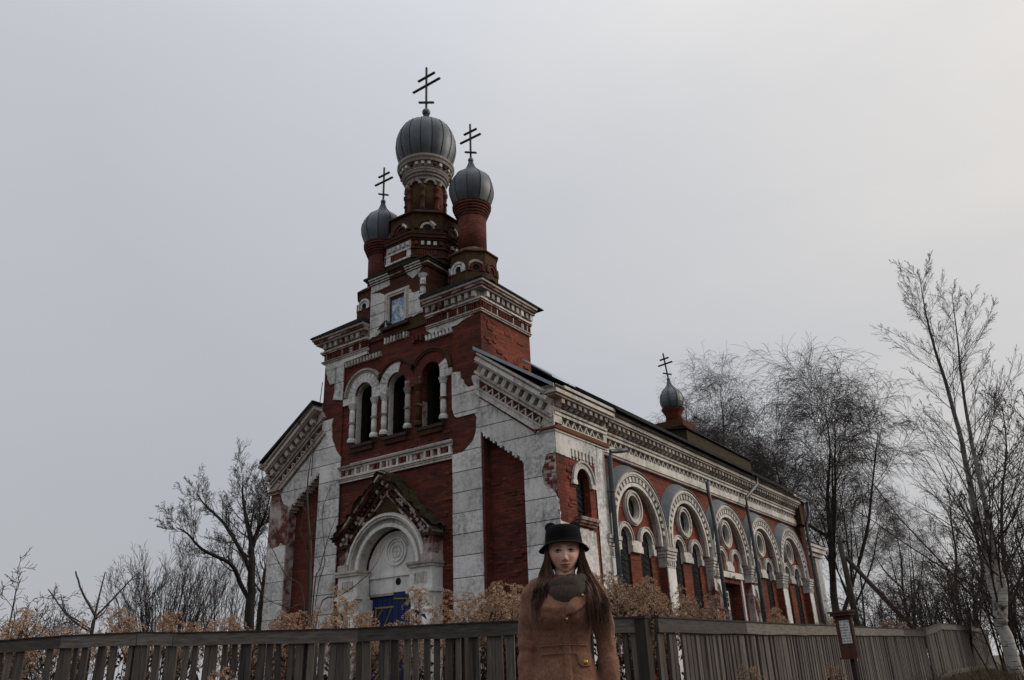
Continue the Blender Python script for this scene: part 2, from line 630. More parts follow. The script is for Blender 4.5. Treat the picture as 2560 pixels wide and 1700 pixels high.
# --- corner bay of the flank --------------------------------------
cb = corner_wall
blocks(SS, [(.0, 0), (.0, 3.9), (.9, 3.9, 1), (1.5, 3.86), (1.66, 0)], church, [3.55, 3.02, 2.54, 2.05, 1.1], .0, .02, 'plaster', seed=4)
blocks(SS, [(1.66, 0), (1.66, 5.42, 1), (1.60, 5.9), (2.17, 5.9), (2.17, 0)], church, [4.96, 4.3, 3.75, 3.02, 2.3, 1.5], .0, .024, 'plaster', seed=5)
blocks(SS, [(.0, 5.43, 1), (.62, 5.40), (.62, 5.64), (1.66, 5.64), (1.66, 5.93), (.0, 5.93)], church, [], .0, .024, 'plaster', seed=6)
for k in range(7):
    MB().bx(SS, .66 + k * .155, .66 + k * .155 + .085, 5.46 + .0 * k, 5.64, 0, .035).build('corbel', 'plaster_trim', church)
    MB().bx(SS, .70 + k * .155, .70 + k * .155 + .05, 5.40, 5.46, 0, .028).build('corbel', 'plaster_trim', church)
# window of the corner bay
hood = P('window_arch', MB().ring(SS, (1.08, 4.93), .315, .47, 0, 180, 0, .05, 18), 'plaster_trim')
P('window_arch_moulding', MB().ring(SS, (1.08, 4.93), .44, .49, 0, 180, .05, .08, 18), 'plaster_trim', hood)
for sx in (-1, 1):
    P('impost', MB().bx(SS, 1.08 + sx * .41 - .09, 1.08 + sx * .41 + .09, 4.83, 4.93, 0, .07), 'plaster_trim', hood)


def window(fr, uc, hf, bs, sp, d, nb=2, nh=4, curly=True, parent=church):
    w = P('window', MB().prism(fr, [(uc - hf, bs)] + [(uc - hf * math.cos(R(180 * i / 12)), sp + hf * math.sin(R(180 * i / 12))) for i in range(13)] + [(uc + hf, bs)], d - .03, d), 'glass', parent)
    g = MB()
    for k in range(1, nb + 1):
        u = uc - hf + 2 * hf * k / (nb + 1)
        top = sp + math.sqrt(max(0, hf * hf - (u - uc) ** 2))
        g.tube([fr.p(u, bs, d + .03), fr.p(u, top, d + .03)], .009, 4)
    for k in range(1, nh + 1):
        w_ = bs + (sp - bs) * k / nh
        g.tube([fr.p(uc - hf, w_, d + .03), fr.p(uc + hf, w_, d + .03)], .008, 4)
    if curly:
        k = 0
        w_ = bs + .1
        while w_ < sp:
            for sg in (-1, 1):
                g.tube([fr.p(uc + sg * hf * .55 * math.sin(t * PI / 3), w_ + .05 * t, d + .035) for t in range(7)], .006, 3)
            w_ += .3
    P('grille', g, 'iron', w)
    return w


window(SS, 1.08, .31, 4.13, 4.93, -.17)
P('window_reveal', MB().bx(SS, 1.392, 1.41, 4.13, 4.93, -.165, -.002), 'plaster_clean', hood)
m = MB()
for k, (w0, w1, d) in enumerate(((4.05, 4.12, .16), (3.99, 4.05, .12), (3.93, 3.99, .08))):
    m.bx(SS, .66 + k * .03, 1.5 - k * .03, w0, w1, 0.0, d)
P('window_sill', m, 'brick_worn')
w = P('window', MB().bx(SS, .68, 1.32, 2.3, 3.2, -.2, -.17), 'glass')
m = MB()
for u in (.68, .99, 1.28): m.bx(SS, u, u + .05, 2.3, 3.2, -.17, -.12)
for z in (2.3, 2.85, 3.14): m.bx(SS, .73, 1.28, z, z + .05, -.17, -.125)
P('window_frame', m, 'white_paint', w)

# --- the five arched bays -------------------------------------------
for k, yc in enumerate(BAY):
    zc = 4.12
    arch = P('bay_arch', MB().ring(SS, (yc, zc), 1.17, 1.50, 0, 180, -.22, -.10, 30, .22), 'plaster_worn')
    P('arch_moulding', MB().ring(SS, (yc, zc), 1.405, 1.525, 0, 180, -.10, .01, 32, .22), 'plaster_trim', arch)
    P('arch_moulding', MB().ring(SS, (yc, zc), 1.445, 1.49, 0, 180, .01, .03, 32, .2), 'plaster_trim', arch)
    P('arch_moulding', MB().ring(SS, (yc, zc), 1.15, 1.235, 0, 180, -.10, -.02, 30, .22), 'plaster_trim', arch)
    me0 = None
    nd = 21
    for j in range(nd):
        a0 = 3.0 + 174 * j / nd
        MB().ring(SS, (yc, zc), 1.258, 1.385, a0, a0 + 4.3, -.098, .0, 1).build('dentil', 'plaster_trim', arch)
    # sheet-metal cover over the projecting arch
    n = 22
    A = [R(12 + 156 * i / n) for i in range(n + 1)]
    f_ = [(yc + 1.545 * math.cos(a), zc + 1.545 * math.sin(a), .045) for a in A]
    b_ = [(yc + (1.54 + .19 * math.sin(a)) * math.cos(a), zc + (1.54 + .19 * math.sin(a)) * math.sin(a), -.215) for a in A]
    f2 = [(yc + 1.53 * math.cos(a), zc + 1.53 * math.sin(a), .045) for a in A]
    b2 = [(yc + (1.52 + .19 * math.sin(a)) * math.cos(a), zc + (1.52 + .19 * math.sin(a)) * math.sin(a), -.215) for a in A]
    P('metal_cover', MB().strip(SS, f_, b_).strip(SS, f2, f_).strip(SS, b2, f2), 'flashing', arch, True)
    # round window
    oc = P('round_window', MB().ring(SS, (yc, 4.76), 0, .30, 0, 360, -.31, -.29, 24), 'glass')
    P('surround', MB().ring(SS, (yc, 4.76), .305, .375, 0, 360, -.22, -.14, 28), 'plaster_trim', oc)
    P('surround_moulding', MB().ring(SS, (yc, 4.76), .375, .42, 0, 360, -.22, -.105, 28), 'plaster_trim', oc)
    P('surround_moulding', MB().ring(SS, (yc, 4.76), .42, .455, 0, 360, -.22, -.15, 28), 'plaster_trim', oc)
    P('reveal', MB().ring(SS, (yc, 4.76), .285, .299, 0, 360, -.29, -.2, 24), 'plaster_trim', oc)
    gl = MB()
    gl.tube([SS.p(yc, 4.48, -.285), SS.p(yc + .02, 5.04, -.285)], .012, 4)
    gl.tube([SS.p(yc - .29, 4.72, -.285), SS.p(yc + .28, 4.78, -.285)], .010, 4)
    P('glazing_bar', gl, 'iron', oc)
    # pair of small arches
    for sg in (-1, 1):
        uc = yc + sg * .57
        a = P('small_arch', MB().ring(SS, (uc, 3.93), .292, .33, 0, 180, -.22, -.13, 14), 'plaster_trim')
        for j in range(9):
            MB().ring(SS, (uc, 3.93), .332, .39, 20 * j + .8, 20 * j + 19.2, -.22, -.145, 2).build('voussoir', 'plaster_trim', a)
        P('hood_moulding', MB().ring(SS, (uc, 3.93), .387, .412, 0, 180, -.22, -.12, 16), 'plaster_trim', a)
        if k != 2:
            window(SS, uc, .29, 1.0, 3.93, -.262, 1, 6)
            P('reveal', MB().bx(SS, uc + .276, uc + .289, 3.6, 3.93, -.26, -.222).ring(SS, (uc, 3.93), .278, .289, 0, 180, -.26, -.222, 12), 'plaster_clean', a)
        else:
            P('blind_panel', MB().ring(SS, (uc, 3.93), 0, .29, 0, 180, -.5, -.27, 12), 'brick_lit_tone', a)
    for uc, hw in ((yc, .275), (yc - .935, .075), (yc + .935, .075)):
        P('impost_block', MB().bx(SS, uc - hw, uc + hw, 3.64, 3.80, -.22, -.125).bx(SS, uc - hw + .01, uc + hw - .01, 3.80, 3.93, -.22, -.15), 'plaster_trim')
    if k != 2:
        for uc in (yc - .57, yc + .57):
            P('window_sill', MB().bx(SS, uc - .3, uc + .3, .93, 1.0, -.4, -.14), 'stone_sill')

# piers between the bays
PIER = [2.30] + [(a + b) / 2 for a, b in zip(BAY[:-1], BAY[1:])] + [17.68]
for k, u in enumerate(PIER):
    worn = k in (2, 3)
    hw = .25
    pm = 'plaster' if not worn else 'brick_limewash'
    p = P('pier', MB().bx(SS, u - hw, u + hw, 0, 3.38, -.22, -.02), 'brick_lit_tone' if not worn else 'brick_worn')
    if not worn:
        blocks(SS, [(u - hw + .12, 0), (u + hw, 0), (u + hw, 3.37), (u - hw + .02, 3.37), (u - hw + .02, 3.0, 1)], church, [2.5, 1.4, .6], -.02, .004, 'plaster_clean', seed=20 + k)
    else:
        P('limewash', MB().bx(SS, u - hw + .02, u + hw - .02, .05, 2.45, -.02, -.008), 'brick_limewash', p)
        P('plaster_patch', MB().prism(SS, ragged([(u - hw, 3.3), (u - hw, 3.0, 1), (u - .1, 2.95, 1), (u - .02, 3.2, 1), (u + .1, 3.15, 1), (u + hw, 2.8), (u + hw, 3.3)], .02, .06, k), -.02, .002), 'plaster_clean', p)
    cap = P('capital', MB().bx(SS, u - hw - .01, u + hw + .01, 3.38, 3.55, -.22, .01), 'plaster_trim')
    for j in range(4):
        P('capital_dentil', MB().bx(SS, u - hw + .02 + j * .13, u - hw + .09 + j * .13, 3.43, 3.53, .01, .04), 'plaster_trim', cap)
    for w0, w1, d in ((3.55, 3.61, .03), (3.63, 3.69, .05), (3.71, 3.77, .07), (3.79, 3.88, .09)):
        P('capital_moulding', MB().bx(SS, u - hw - d * .6, u + hw + d * .6, w0, w1, -.22, d), 'plaster_trim', cap)
        P('capital_core', MB().bx(SS, u - hw - d * .3, u + hw + d * .3, w1, w1 + .02, -.22, d - .04), 'plaster_worn', cap)
# side doorway in the third bay
yd = BAY[2]
P('door_lintel_band', MB().bx(SS, yd - .95, yd + 1.0, 3.44, 3.61, -.22, -.13), 'plaster_trim')
d0 = P('side_door', MB().bx(SS, yd - .30, yd + .36, .1, 3.10, -.52, -.46), 'white_paint')
P('lower_panel', MB().bx(SS, yd - .25, yd + .31, .2, 2.55, -.46, -.445), 'door_blue_light', d0)
P('panel_band', MB().bx(SS, yd - .25, yd + .31, 2.42, 2.50, -.445, -.44), 'door_yellow', d0)
for a in range(2):
    for b in range(3):
        P('pane', MB().bx(SS, yd - .22 + a * .27, yd + .02 + a * .27, 2.64 + b * .145, 2.76 + b * .145, -.46, -.452), 'glass', d0)
P('door_surround', MB().bx(SS, yd - .78, yd - .66, 0, 3.0, -.3, -.19), 'white_paint')
P('door_surround', MB().bx(SS, yd + .83, yd + .95, 0, 3.6, -.22, -.17), 'white_paint')
P('doorway_back', MB().bx(SS, yd - .8, yd + .9, 0, 3.3, -.62, -.53), 'brick_mossy')
P('door_lamp', MB().tube([SS.p(yd + .1, 3.46, -.22), SS.p(yd + .1, 3.46, -.05)], [.045, .06], 10), 'white_paint')

# --- flank cornice -----------------------------------------------------
def cornice_run(u0, u1, dd, bay):
    c = P('cornice', MB().bx(SS, u0, u1, 5.94, 6.13, -.6, dd + .03), 'plaster_trim')
    P('frieze_bed', MB().bx(SS, u0, u1, 6.13, 6.31, -.6, dd - .07), 'brick', c)
    if bay:
        P('lower_moulding', MB().bx(SS, u0 - .0, u1, 5.97, 6.07, dd + .03, dd + .09), 'moulding_red', c)
        P('lower_moulding', MB().bx(SS, u0 - .0, u1, 5.92, 5.97, dd, dd + .05), 'plaster_trim', c)
        for u in (u0, u1 - .16):
            P('frieze_stop', MB().bx(SS, u, u + .16, 6.13, 6.31, dd - .07, dd + .028), 'plaster_trim', c)
    else:
        P('lower_moulding', MB().bx(SS, u0, u1, 5.88, 5.94, -.22, dd + .0), 'plaster_worn', c)
    n = int((u1 - u0 - (.34 if bay else .02)) / .275)
    s0 = u0 + (.17 if bay else .01)
    for j in range(n):
        u = s0 + j * .275
        for sg in (0, 1):
            a, b = ((u + .01, 6.135), (u + .137, 6.30)) if sg == 0 else ((u + .265, 6.135), (u + .138, 6.30))
            w = .05 if sg == 0 else -.05
            q = [(a[0], a[1]), (a[0] + w, a[1]), (b[0] + w * .05, b[1] - .03), (b[0], b[1])]
            MB().prism(SS, q, dd - .07, dd + .02).build('zigzag_bar', 'plaster_trim', c)
    for w0, w1, d, mt in ((6.31, 6.37, .05, 'plaster_trim'), (6.37, 6.405, .02, 'plaster_worn'), (6.405, 6.46, .07, 'plaster_trim'), (6.46, 6.66, .04, 'plaster_worn'),
                          (6.66, 6.71, .26, 'plaster_worn'), (6.71, 6.80, .31, 'plaster_trim'), (6.80, 6.84, .27, 'plaster_worn'), (6.84, 6.91, .345, 'plaster_trim')):
        P('cornice_band', MB().bx(SS, u0, u1, w0, w1, -.6, dd + d), mt, c)
    n = int((u1 - u0) / .245)
    for j in range(n):
        u = u0 + .05 + j * .245
        q = [(6.49, dd + .04), (6.49, dd + .10), (6.55, dd + .16), (6.55, dd + .22), (6.655, dd + .22), (6.655, dd + .04)]
        fr = Fr((0, u, 0), (1, 0, 0), (0, 1, 0))
        MB().prism(fr, [(d_, w_) for w_, d_ in q], 0, .125).build('modillion', 'plaster_worn', c)
    return c


cornice_run(.0, 2.36, .0, True)
cornice_run(2.362, 17.6, -.12, False)
P('end_cornice', MB().bx(SS, 17.6, 18.35, 5.94, 6.9, -.6, .12), 'brick_mossy')

# --- drainpipes ----------------------------------------------------------
def pipe(pts, r=.052):
    p = P('drainpipe', MB().tube([V(q) for q in pts], r, 10), 'pipe', church, True)
    z0 = min(q[2] for q in pts[-2:]); 
    a, b = V(pts[-2]), V(pts[-1])
    for t in (.15, .5, .85):
        c = a.lerp(b, t)
        P('pipe_clamp', MB().lathe([(r + .001, c.z - .02), (r + .018, c.z - .02), (r + .018, c.z + .02), (r + .001, c.z + .02)], (c.x, c.y), 12), 'pipe', p)
        P('pipe_bracket', MB().tube([c, c + V((-.22, 0, 0))], .012, 4), 'pipe', p)


pipe([(.42, 2.62, 5.92), (.30, 2.45, 5.88), (.16, 2.26, 5.86), (.14, 2.22, 5.72), (.14, 2.20, .2)], .058)
pipe([(.10, 8.36, 6.12), (.10, 8.40, 5.6), (.12, 8.44, 5.2), (.14, 8.46, 4.7), (.14, 8.46, .2)], .055)
pipe([(.34, 12.3, 6.95), (.34, 12.28, 6.62), (.12, 11.62, 6.1), (.10, 11.58, 5.8), (.14, 11.60, 4.85), (.14, 11.60, .2)], .055)
pipe([(.30, 18.2, 6.85), (.28, 18.2, 6.4), (.14, 18.05, 5.9), (.12, 18.0, .2)], .055)


def mir(poly):
    return [(2 * XC - q[0],) + tuple(q[1:]) for q in poly]


# --- wings of the west front ----------------------------------------------
AL = math.atan(.745)
for sx in (1, -1):
    fm = (lambda p: p) if sx > 0 else mir
    m = MB().prism(FF, fm([(-2.0, 0), (0, 0), (0, 6.85), (-2.0, 8.32)]), -.36, -.25)
    P('recessed_panel', m, 'brick')
    m = MB().prism(FF, fm([(-.84, 0), (0, 0), (0, 6.85), (-2.0, 8.32), (-2.0, 6.30), (-.84, 5.43)]), -.25, 0)
    P('wing_wall', m, 'brick' if sx > 0 else 'brick_worn')
    # stepped corbels under the sloping edge of the panel
    for k in range(6):
        u = -1.96 + k * .205; w = 6.30 - (u + 2.0) * .745
        q = [(u, w + .02), (u, w - .10), (u + .07, w - .10), (u + .07, w - .16), (u + .13, w - .16), (u + .13, w - .08)]
        MB().prism(FF, fm(q), -.25, .03).build('corbel', 'plaster' if sx > 0 else 'plaster_worn', church)
    # raking cornice
    if sx > 0:
        RK = Fr((-2.0, 0, 7.16), (math.cos(AL), 0, -math.sin(AL)), (0, -1, 0), (math.sin(AL), 0, math.cos(AL)))
    else:
        RK = Fr((2 * XC + 2.0, 0, 7.16), (-math.cos(AL), 0, -math.sin(AL)), (0, -1, 0), (-math.sin(AL), 0, math.cos(AL)))

    def ue(xe, w):
        return (xe + 2.0 - w * math.sin(AL)) / math.cos(AL)
    tm = 'plaster_trim' if sx > 0 else 'plaster_worn'
    c = P('raking_cornice', MB().bx(RK, -.25, ue(-.36, .0), .0, .06, -.2, .09).bx(RK, -.25, ue(-.34, .08), .06, .13, -.2, .06).bx(RK, -.25, ue(-.30, .13), .13, .17, -.2, .085), tm)
    P('frieze_bed', MB().bx(RK, -.25, ue(-.12, .3), .17, .34, -.2, .02), 'brick', c)
    n = 9
    L = ue(-.30, .2) + .1
    for j in range(n):
        u = -.1 + j * L / n
        pw = L / n
        for sg in (0, 1):
            a, b = ((u + .008, .175), (u + pw / 2, .33)) if sg == 0 else ((u + pw - .008, .175), (u + pw / 2 + .001, .33))
            w = .05 if sg == 0 else -.05
            MB().prism(RK, [a, (a[0] + w, a[1]), (b[0] + w * .05, b[1] - .03), b], .02, .065).build('zigzag_bar', tm, c)
    for w0, w1, d, mt in ((.34, .39, .09, tm), (.39, .43, .05, 'plaster_worn'), (.43, .49, .11, tm), (.49, .67, .06, 'plaster_worn'), (.67, .72, .26, 'plaster_worn'), (.72, .81, .31, tm), (.81, .86, .27, 'plaster_worn'), (.86, .915, .34, tm)):
        xe = -.02 if w0 < .6 else .0
        P('cornice_band', MB().bx(RK, -.3 - .2 * (w0 > .4), ue(xe, w0), w0, w1, -.2, d), mt, c)
    for j in range(10):
        u = -.2 + j * .245
        MB().bx(RK, u, u + .12, .50, .665, .06, .22).build('modillion', 'plaster_worn' if sx < 0 else 'plaster_trim', c)
    # level return block at the corner
    rb = P('cornice_return', MB().prism(FF, fm([(-.40, 6.02), (0.03, 6.02), (0.03, 6.40), (-.16, 6.40)]), -.3, .035), tm)
    for w0, w1, d, x0, mt in ((5.92, 5.965, .05, -.45, tm), (5.97, 6.018, .09, -.50, 'moulding_red'), (6.405, 6.46, .07, -.14, tm), (6.46, 6.66, .04, -.10, tm), (6.665, 6.71, .26, -.08, 'plaster_worn'), (6.71, 6.80, .31, -.12, tm), (6.80, 6.91, .27, -.10, 'plaster_worn')):
        P('return_band', MB().prism(FF, fm([(x0, w0), (d, w0), (d, w1), (x0, w1)]), .0, d), mt, rb)

# plaster left on the right wing and its tower pier
blocks(FF, [(-2.90, 0), (-2.035, 0), (-2.035, 6.80), (-2.2, 6.78, 1), (-2.14, 6.68, 1), (-2.16, 6.44, 1), (-2.19, 6.28, 1), (-2.29, 6.1, 1), (-2.47, 5.98, 1), (-2.6, 5.9, 1), (-2.9, 5.89)], church, JN, 0, .03, seed=31, amp=.015)
blocks(FF, [(-2.76, 6.8), (-2.035, 6.8), (-2.035, 7.5), (-2.9, 7.5), (-2.9, 7.1, 1), (-2.84, 6.87, 1)], church, JN, 0, .03, seed=32, amp=.012)
blocks(FF, [(-2.9, 7.5), (-2.4, 7.5, 1), (-2.52, 7.64, 1), (-2.53, 7.73, 1), (-2.62, 7.79, 1), (-2.64, 7.97, 1), (-2.9, 8.0)], church, [], 0, .03, seed=33, amp=.012)
blocks(FF, [(-2.2, 7.5), (-2.035, 7.5), (-2.035, 7.76, 1), (-2.26, 7.77, 1), (-2.27, 7.69, 1)], church, [], 0, .03, seed=34, amp=.012)
blocks(FF, [(-2.03, 6.30), (-.84, 5.43), (0, 5.43), (.0, 5.92), (-.43, 5.92), (-2.03, 7.14)], church, JN, 0, .026, seed=35)
blocks(FF, [(-.84, 0), (0, 0), (0, 4.42, 1), (-.05, 4.55, 1), (-.32, 4.76, 1), (-.37, 5.07, 1), (-.21, 5.43), (-.84, 5.43)], church, JN, 0, .026, seed=36, amp=.018)
blocks(SS, [(0, 0), (.0, 4.42, 1), (.02, 3.95), (.34, 3.93), (.36, 0)], church, JN, 0, .026, seed=44)
# bare bricks showing at the broken corner
rr = random.Random(5)
hole = P('broken_corner', MB().bx(FF, -.34, -.003, 4.6, 5.42, 0, .004), 'brick_worn')
for r_ in range(10):
    w = 4.60 + r_ * .079
    u = -.30 + (.0 if r_ % 2 else .06) + (.14 if r_ < 2 else 0)
    while u < -.06:
        L = rr.choice((.12, .12, .06))
        e = min(u + L, -.012)
        MB().bx(FF, u, e - .012, w, w + .064, .004, .008 + rr.uniform(.0, .02)).build('brick', 'brick_worn' if rr.random() < .5 else 'brick_lit_tone', hole)
        u += L + .004
# plaster on the left wing
blocks(FF, [(-7.60, 0), (-6.79, 0), (-6.80, 6.55, 1), (-7.0, 6.76, 1), (-7.17, 7.09, 1), (-7.24, 7.52, 1), (-7.17, 7.71), (-7.60, 7.71)], church, JN, 0, .03, seed=51, amp=.015)
blocks(FF, [(-7.23, 8.26, 1), (-6.84, 8.17), (-6.84, 9.3), (-7.58, 9.3, 1), (-7.49, 8.93, 1), (-7.38, 8.75, 1), (-7.18, 8.74, 1), (-7.18, 8.46, 1)], church, [8.72, 9.2], 0, .03, seed=52, amp=.012)
blocks(FF, [(-7.60, 6.25), (-7.60, 7.12), (-9.2, 5.94), (-9.05, 5.62, 1), (-8.78, 5.45)], church, JN, 0, .026, 'plaster', seed=53)
blocks(FF, [(-9.55, 0), (-8.79, 0), (-8.82, 4.42, 1), (-9.03, 4.52, 1), (-9.15, 4.44, 1), (-9.55, 4.40)], church, JN, 0, .026, seed=54, amp=.015)

# --- belfry wall ---------------------------------------------------------------
ARC = (-6.02, -4.82, -3.62)
ZS, HW = 8.17, .32
m = MB().wall(FF, -6.84, -2.90, 0, 5.8, -.5, -.05, [(XC, .95, 0, 3.44)], 20)
m.wall(FF, -6.84, -2.90, 5.8, 10.1, -.5, -.05, [(u, HW, 6.78, ZS) for u in ARC], 14)
front_wall = P('belfry_wall', m, 'brick')
for a, b in ((-7.65, -6.84), (-2.90, -1.97)):
    P('tower_pier', MB().bx(FF, a, b, 0, 10.1, -.5, 0), 'brick')
P('tower_side_wall', MB().box(-2.4, -1.97, .5, 2.18, 5, 10.1), 'brick_lit_tone')
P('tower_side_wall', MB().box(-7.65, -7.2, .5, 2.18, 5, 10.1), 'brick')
P('tower_back_wall', MB().box(-7.2, -2.4, 1.8, 2.18, 5, 10.1), 'brick_mossy')
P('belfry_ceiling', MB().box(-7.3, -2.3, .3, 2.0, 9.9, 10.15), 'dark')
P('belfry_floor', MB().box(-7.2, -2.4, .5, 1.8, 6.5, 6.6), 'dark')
P('belfry_beam', MB().tube([V((-6.9, 1.0, 7.3)), V((-2.7, 1.05, 7.35))], .04, 6).tube([V((-4.75, .62, 6.6)), V((-4.72, .62, 8.6))], .05, 6).tube([V((-3.62, .6, 6.6)), V((-3.60, .6, 8.6))], .045, 6), 'iron')

for k, uc in enumerate(ARC):
    arch = P('belfry_arch', MB().ring(FF, (uc, ZS), HW + .002, .60, 0, 180, -.05, .0, 20), 'brick')
    h0, h1 = (31 if k < 2 else 0), (149 if k > 0 else 180)
    P('hood_moulding', MB().ring(FF, (uc, ZS), .602, .68, h0, h1, -.05, .045, 20), 'plaster_worn' if k == 0 else 'brick_mossy', arch)
    P('hood_moulding', MB().ring(FF, (uc, ZS), .66, .72, h0 + 2, h1 - 2, -.05, .07, 20), 'plaster_worn' if k == 0 else 'brick_mossy', arch)
    span = ((0, 180), (72, 180), (0, 40))[k]
    nv = 12
    for j in range(nv):
        a0, a1 = 180 * j / nv, 180 * (j + 1) / nv
        if a0 >= span[0] - 1 and a1 <= span[1] + 1:
            MB().ring(FF, (uc, ZS), HW + .004, .598 - (.06 if k == 2 and j == 2 else 0), a0 + .7, a1 - .7, 0, .028, 3).build('voussoir', 'plaster', arch)
    # soffit and jambs still plastered on the left
    jp = MB().bx(FF, uc - HW + .002, uc - HW + .016, 6.80, ZS if k < 2 else 7.5, -.22, -.052)
    if k < 2:
        jp.ring(FF, (uc, ZS), HW - .016, HW - .002, 60, 180, -.22, -.052, 8)
    P('jamb_plaster', jp, 'plaster_trim' if k < 2 else 'plaster_worn', arch)
    # dark lining: the shade deep in the bell opening, put in as colour
    P('jamb_shade_lining', MB().bx(FF, uc - HW + .001, uc - HW + .012, 6.80, ZS, -.49, -.221).ring(FF, (uc, ZS), HW - .012, HW - .001, 0, 180, -.49, -.221, 12), 'jamb_shade', arch)
    # ledge
    P('belfry_sill', MB().bx(FF, uc - .42, uc + .42, 6.70, 6.78, -.3, .07), 'stone_sill')
    P('belfry_sill', MB().bx(FF, uc - .38, uc + .38, 6.58, 6.70, -.05, .03), 'brick_mossy')
# imposts
for a, b, mt in ((-6.80, -6.345, 'plaster'), (-5.695, -5.145, 'plaster'), (-4.495, -3.945, 'brick_worn'), (-3.295, -2.91, 'plaster')):
    P('impost', MB().bx(FF, a, b, 7.97, ZS - .002, -.05, .03), mt)
P('impost_moulding', MB().bx(FF, -4.52, -3.92, 7.94, 7.97, -.05, .05), 'brick_mossy')


def colonette(u, z0, z1, mat, parent=church, r=.075, d=.0, fr=FF, low=None):
    c = fr.p(u, 0, d)
    z = lambda t: z0 + (z1 - z0) * t
    body = P('colonette', MB().lathe([(0, z(.12)), (r, z(.12)), (r * 1.06, z(.3)), (r, z(.46)), (r, z(.54)), (r * 1.05, z(.7)), (r * .95, z(.86)), (0, z(.86))], (c.x, c.y), 12), mat, parent, True)
    P('colonette_ring', MB().lathe([(0, z(.475)), (r * 1.35, z(.475)), (r * 1.35, z(.525)), (0, z(.525))], (c.x, c.y), 12), 'brick_worn' if mat != 'brick' else 'brick_mossy', body)
    P('colonette_capital', MB().lathe([(0, z(.86)), (r * 1.1, z(.86)), (r * 1.3, z(.91)), (r * 1.75, z(1)), (0, z(1))], (c.x, c.y), 12), mat, body)
    P('colonette_base', MB().lathe([(0, z(0)), (r * 1.5, z(0)), (r * 1.6, z(.06)), (r * 1.2, z(.115)), (0, z(.115))], (c.x, c.y), 12), low or mat, body)


for u, mt in ((-6.44, 'plaster'), (-5.60, 'plaster'), (-5.24, 'plaster'), (-4.40, 'plaster_worn'), (-4.04, 'brick_mossy'), (-3.20, 'plaster')):
    colonette(u, 6.86, 7.95, mt, low='plaster' if mt != 'brick_mossy' else 'brick_mossy')

# remains of plaster and corbelling under the tower cornice
P('plaster_patch', MB().prism(FF, ragged([(-3.78, 9.42), (-2.16, 9.42, 1), (-2.48, 9.36, 1), (-2.73, 9.27, 1), (-3.0, 9.26, 1), (-3.6, 9.27, 1)], .012, .06, 3), -.05, .02), 'plaster')
P('plaster_patch', MB().prism(FF, ragged([(-7.62, 9.30), (-6.5, 9.30, 1), (-5.95, 9.33), (-5.95, 9.45), (-7.62, 9.45)], .012, .06, 4), -.05, .022), 'plaster')
for a, n, mt in ((-3.80, 8, 'plaster'), (-6.80, 12, 'plaster_worn')):
    for j in range(n):
        u = a + j * .118
        P('corbel', MB().bx(FF, u, u + .06, 9.20, 9.27, -.05, .03), mt)
        P('corbel', MB().bx(FF, u + .03, u + .10, 9.11, 9.195, -.05, .05), mt)
for j in range(8):
    u = -5.28 + j * .115
    P('corbel', MB().bx(FF, u, u + .05, 9.42, 9.60 - .02 * (j % 2), -.05, .04), 'plaster_worn' if j % 3 else 'plaster')
for j in range(3):
    u = -4.25 + j * .13
    P('corbel', MB().bx(FF, u, u + .08, 9.17 + .05 * (j == 1), 9.36, -.05, .05), 'brick')

# white frieze over the portal
fz = P('frieze', MB().bx(FF, -6.84, -2.905, 5.82, 6.26, -.05, .0), 'brick_worn')
for a, b, w0, w1, d, mt in ((-6.84, -2.905, 6.20, 6.25, .09, 'plaster_worn'), (-6.4, -2.905, 6.25, 6.29, .06, 'plaster_trim'), (-6.84, -2.905, 6.14, 6.195, .05, 'plaster_trim'), (-6.84, -2.905, 5.915, 5.965, .075, 'plaster_trim'), (-6.84, -2.905, 5.86, 5.91, .05, 'plaster_worn'), (-6.84, -2.905, 5.81, 5.855, .03, 'plaster_trim')):
    P('frieze_moulding', MB().bx(FF, a, b, w0, w1, 0, d), mt, fz)
rr = random.Random(9)
for j in range(34):
    if rr.random() < .12: continue
    u = -6.80 + j * .115
    P('frieze_baluster', MB().bx(FF, u, u + .065, 5.97, 6.135, 0, .05), 'plaster_trim' if rr.random() < .75 else 'brick', fz)

# --- portal ----------------------------------------------------------------------
PO = .37
m = MB().ring(FF, (XC, 3.44), .95, 1.30, 0, 180, -.05, .20, 26)
portal = P('portal_arch', m, 'plaster_trim')
P('archivolt', MB().ring(FF, (XC, 3.44), 1.16, 1.30, 0, 180, .20, .30, 28), 'plaster_trim', portal)
P('archivolt', MB().ring(FF, (XC, 3.44), 1.22, 1.27, 0, 180, .30, .34, 28), 'plaster_clean', portal)
P('archivolt', MB().ring(FF, (XC, 3.44), .96, 1.05, 0, 180, .20, .255, 26), 'plaster_clean', portal)
P('tympanum', MB().wall(FF, XC - .96, XC + .96, 2.90, 3.34, -.2, -.12, []).ring(FF, (XC, 3.34), 0, .98, 0, 180, -.2, -.12, 24), 'plaster_clean', portal)
P('tympanum_band', MB().bx(FF, XC - .95, XC + .95, 3.26, 3.33, -.12, -.08), 'plaster_clean', portal)
P('tympanum_rib', MB().ring(FF, (XC, 3.44), .84, .90, 0, 180, -.12, -.09, 24), 'plaster_clean', portal)
md = P('medallion', MB().ring(FF, (XC, 3.86), .30, .345, 0, 360, -.12, -.075, 30), 'plaster_clean', portal)
m = MB().ring(FF, (XC, 3.86), .225, .25, 0, 360, -.12, -.09, 26).ring(FF, (XC, 3.86), .125, .145, 0, 360, -.12, -.09, 20)
m.bx(FF, XC - .012, XC + .012, 3.75, 3.97, -.12, -.095).bx(FF, XC - .07, XC - .0125, 3.86, 3.88, -.12, -.095).bx(FF, XC + .0125, XC + .07, 3.86, 3.88, -.12, -.095)
P('medallion_cross', m, 'plaster_clean', md)
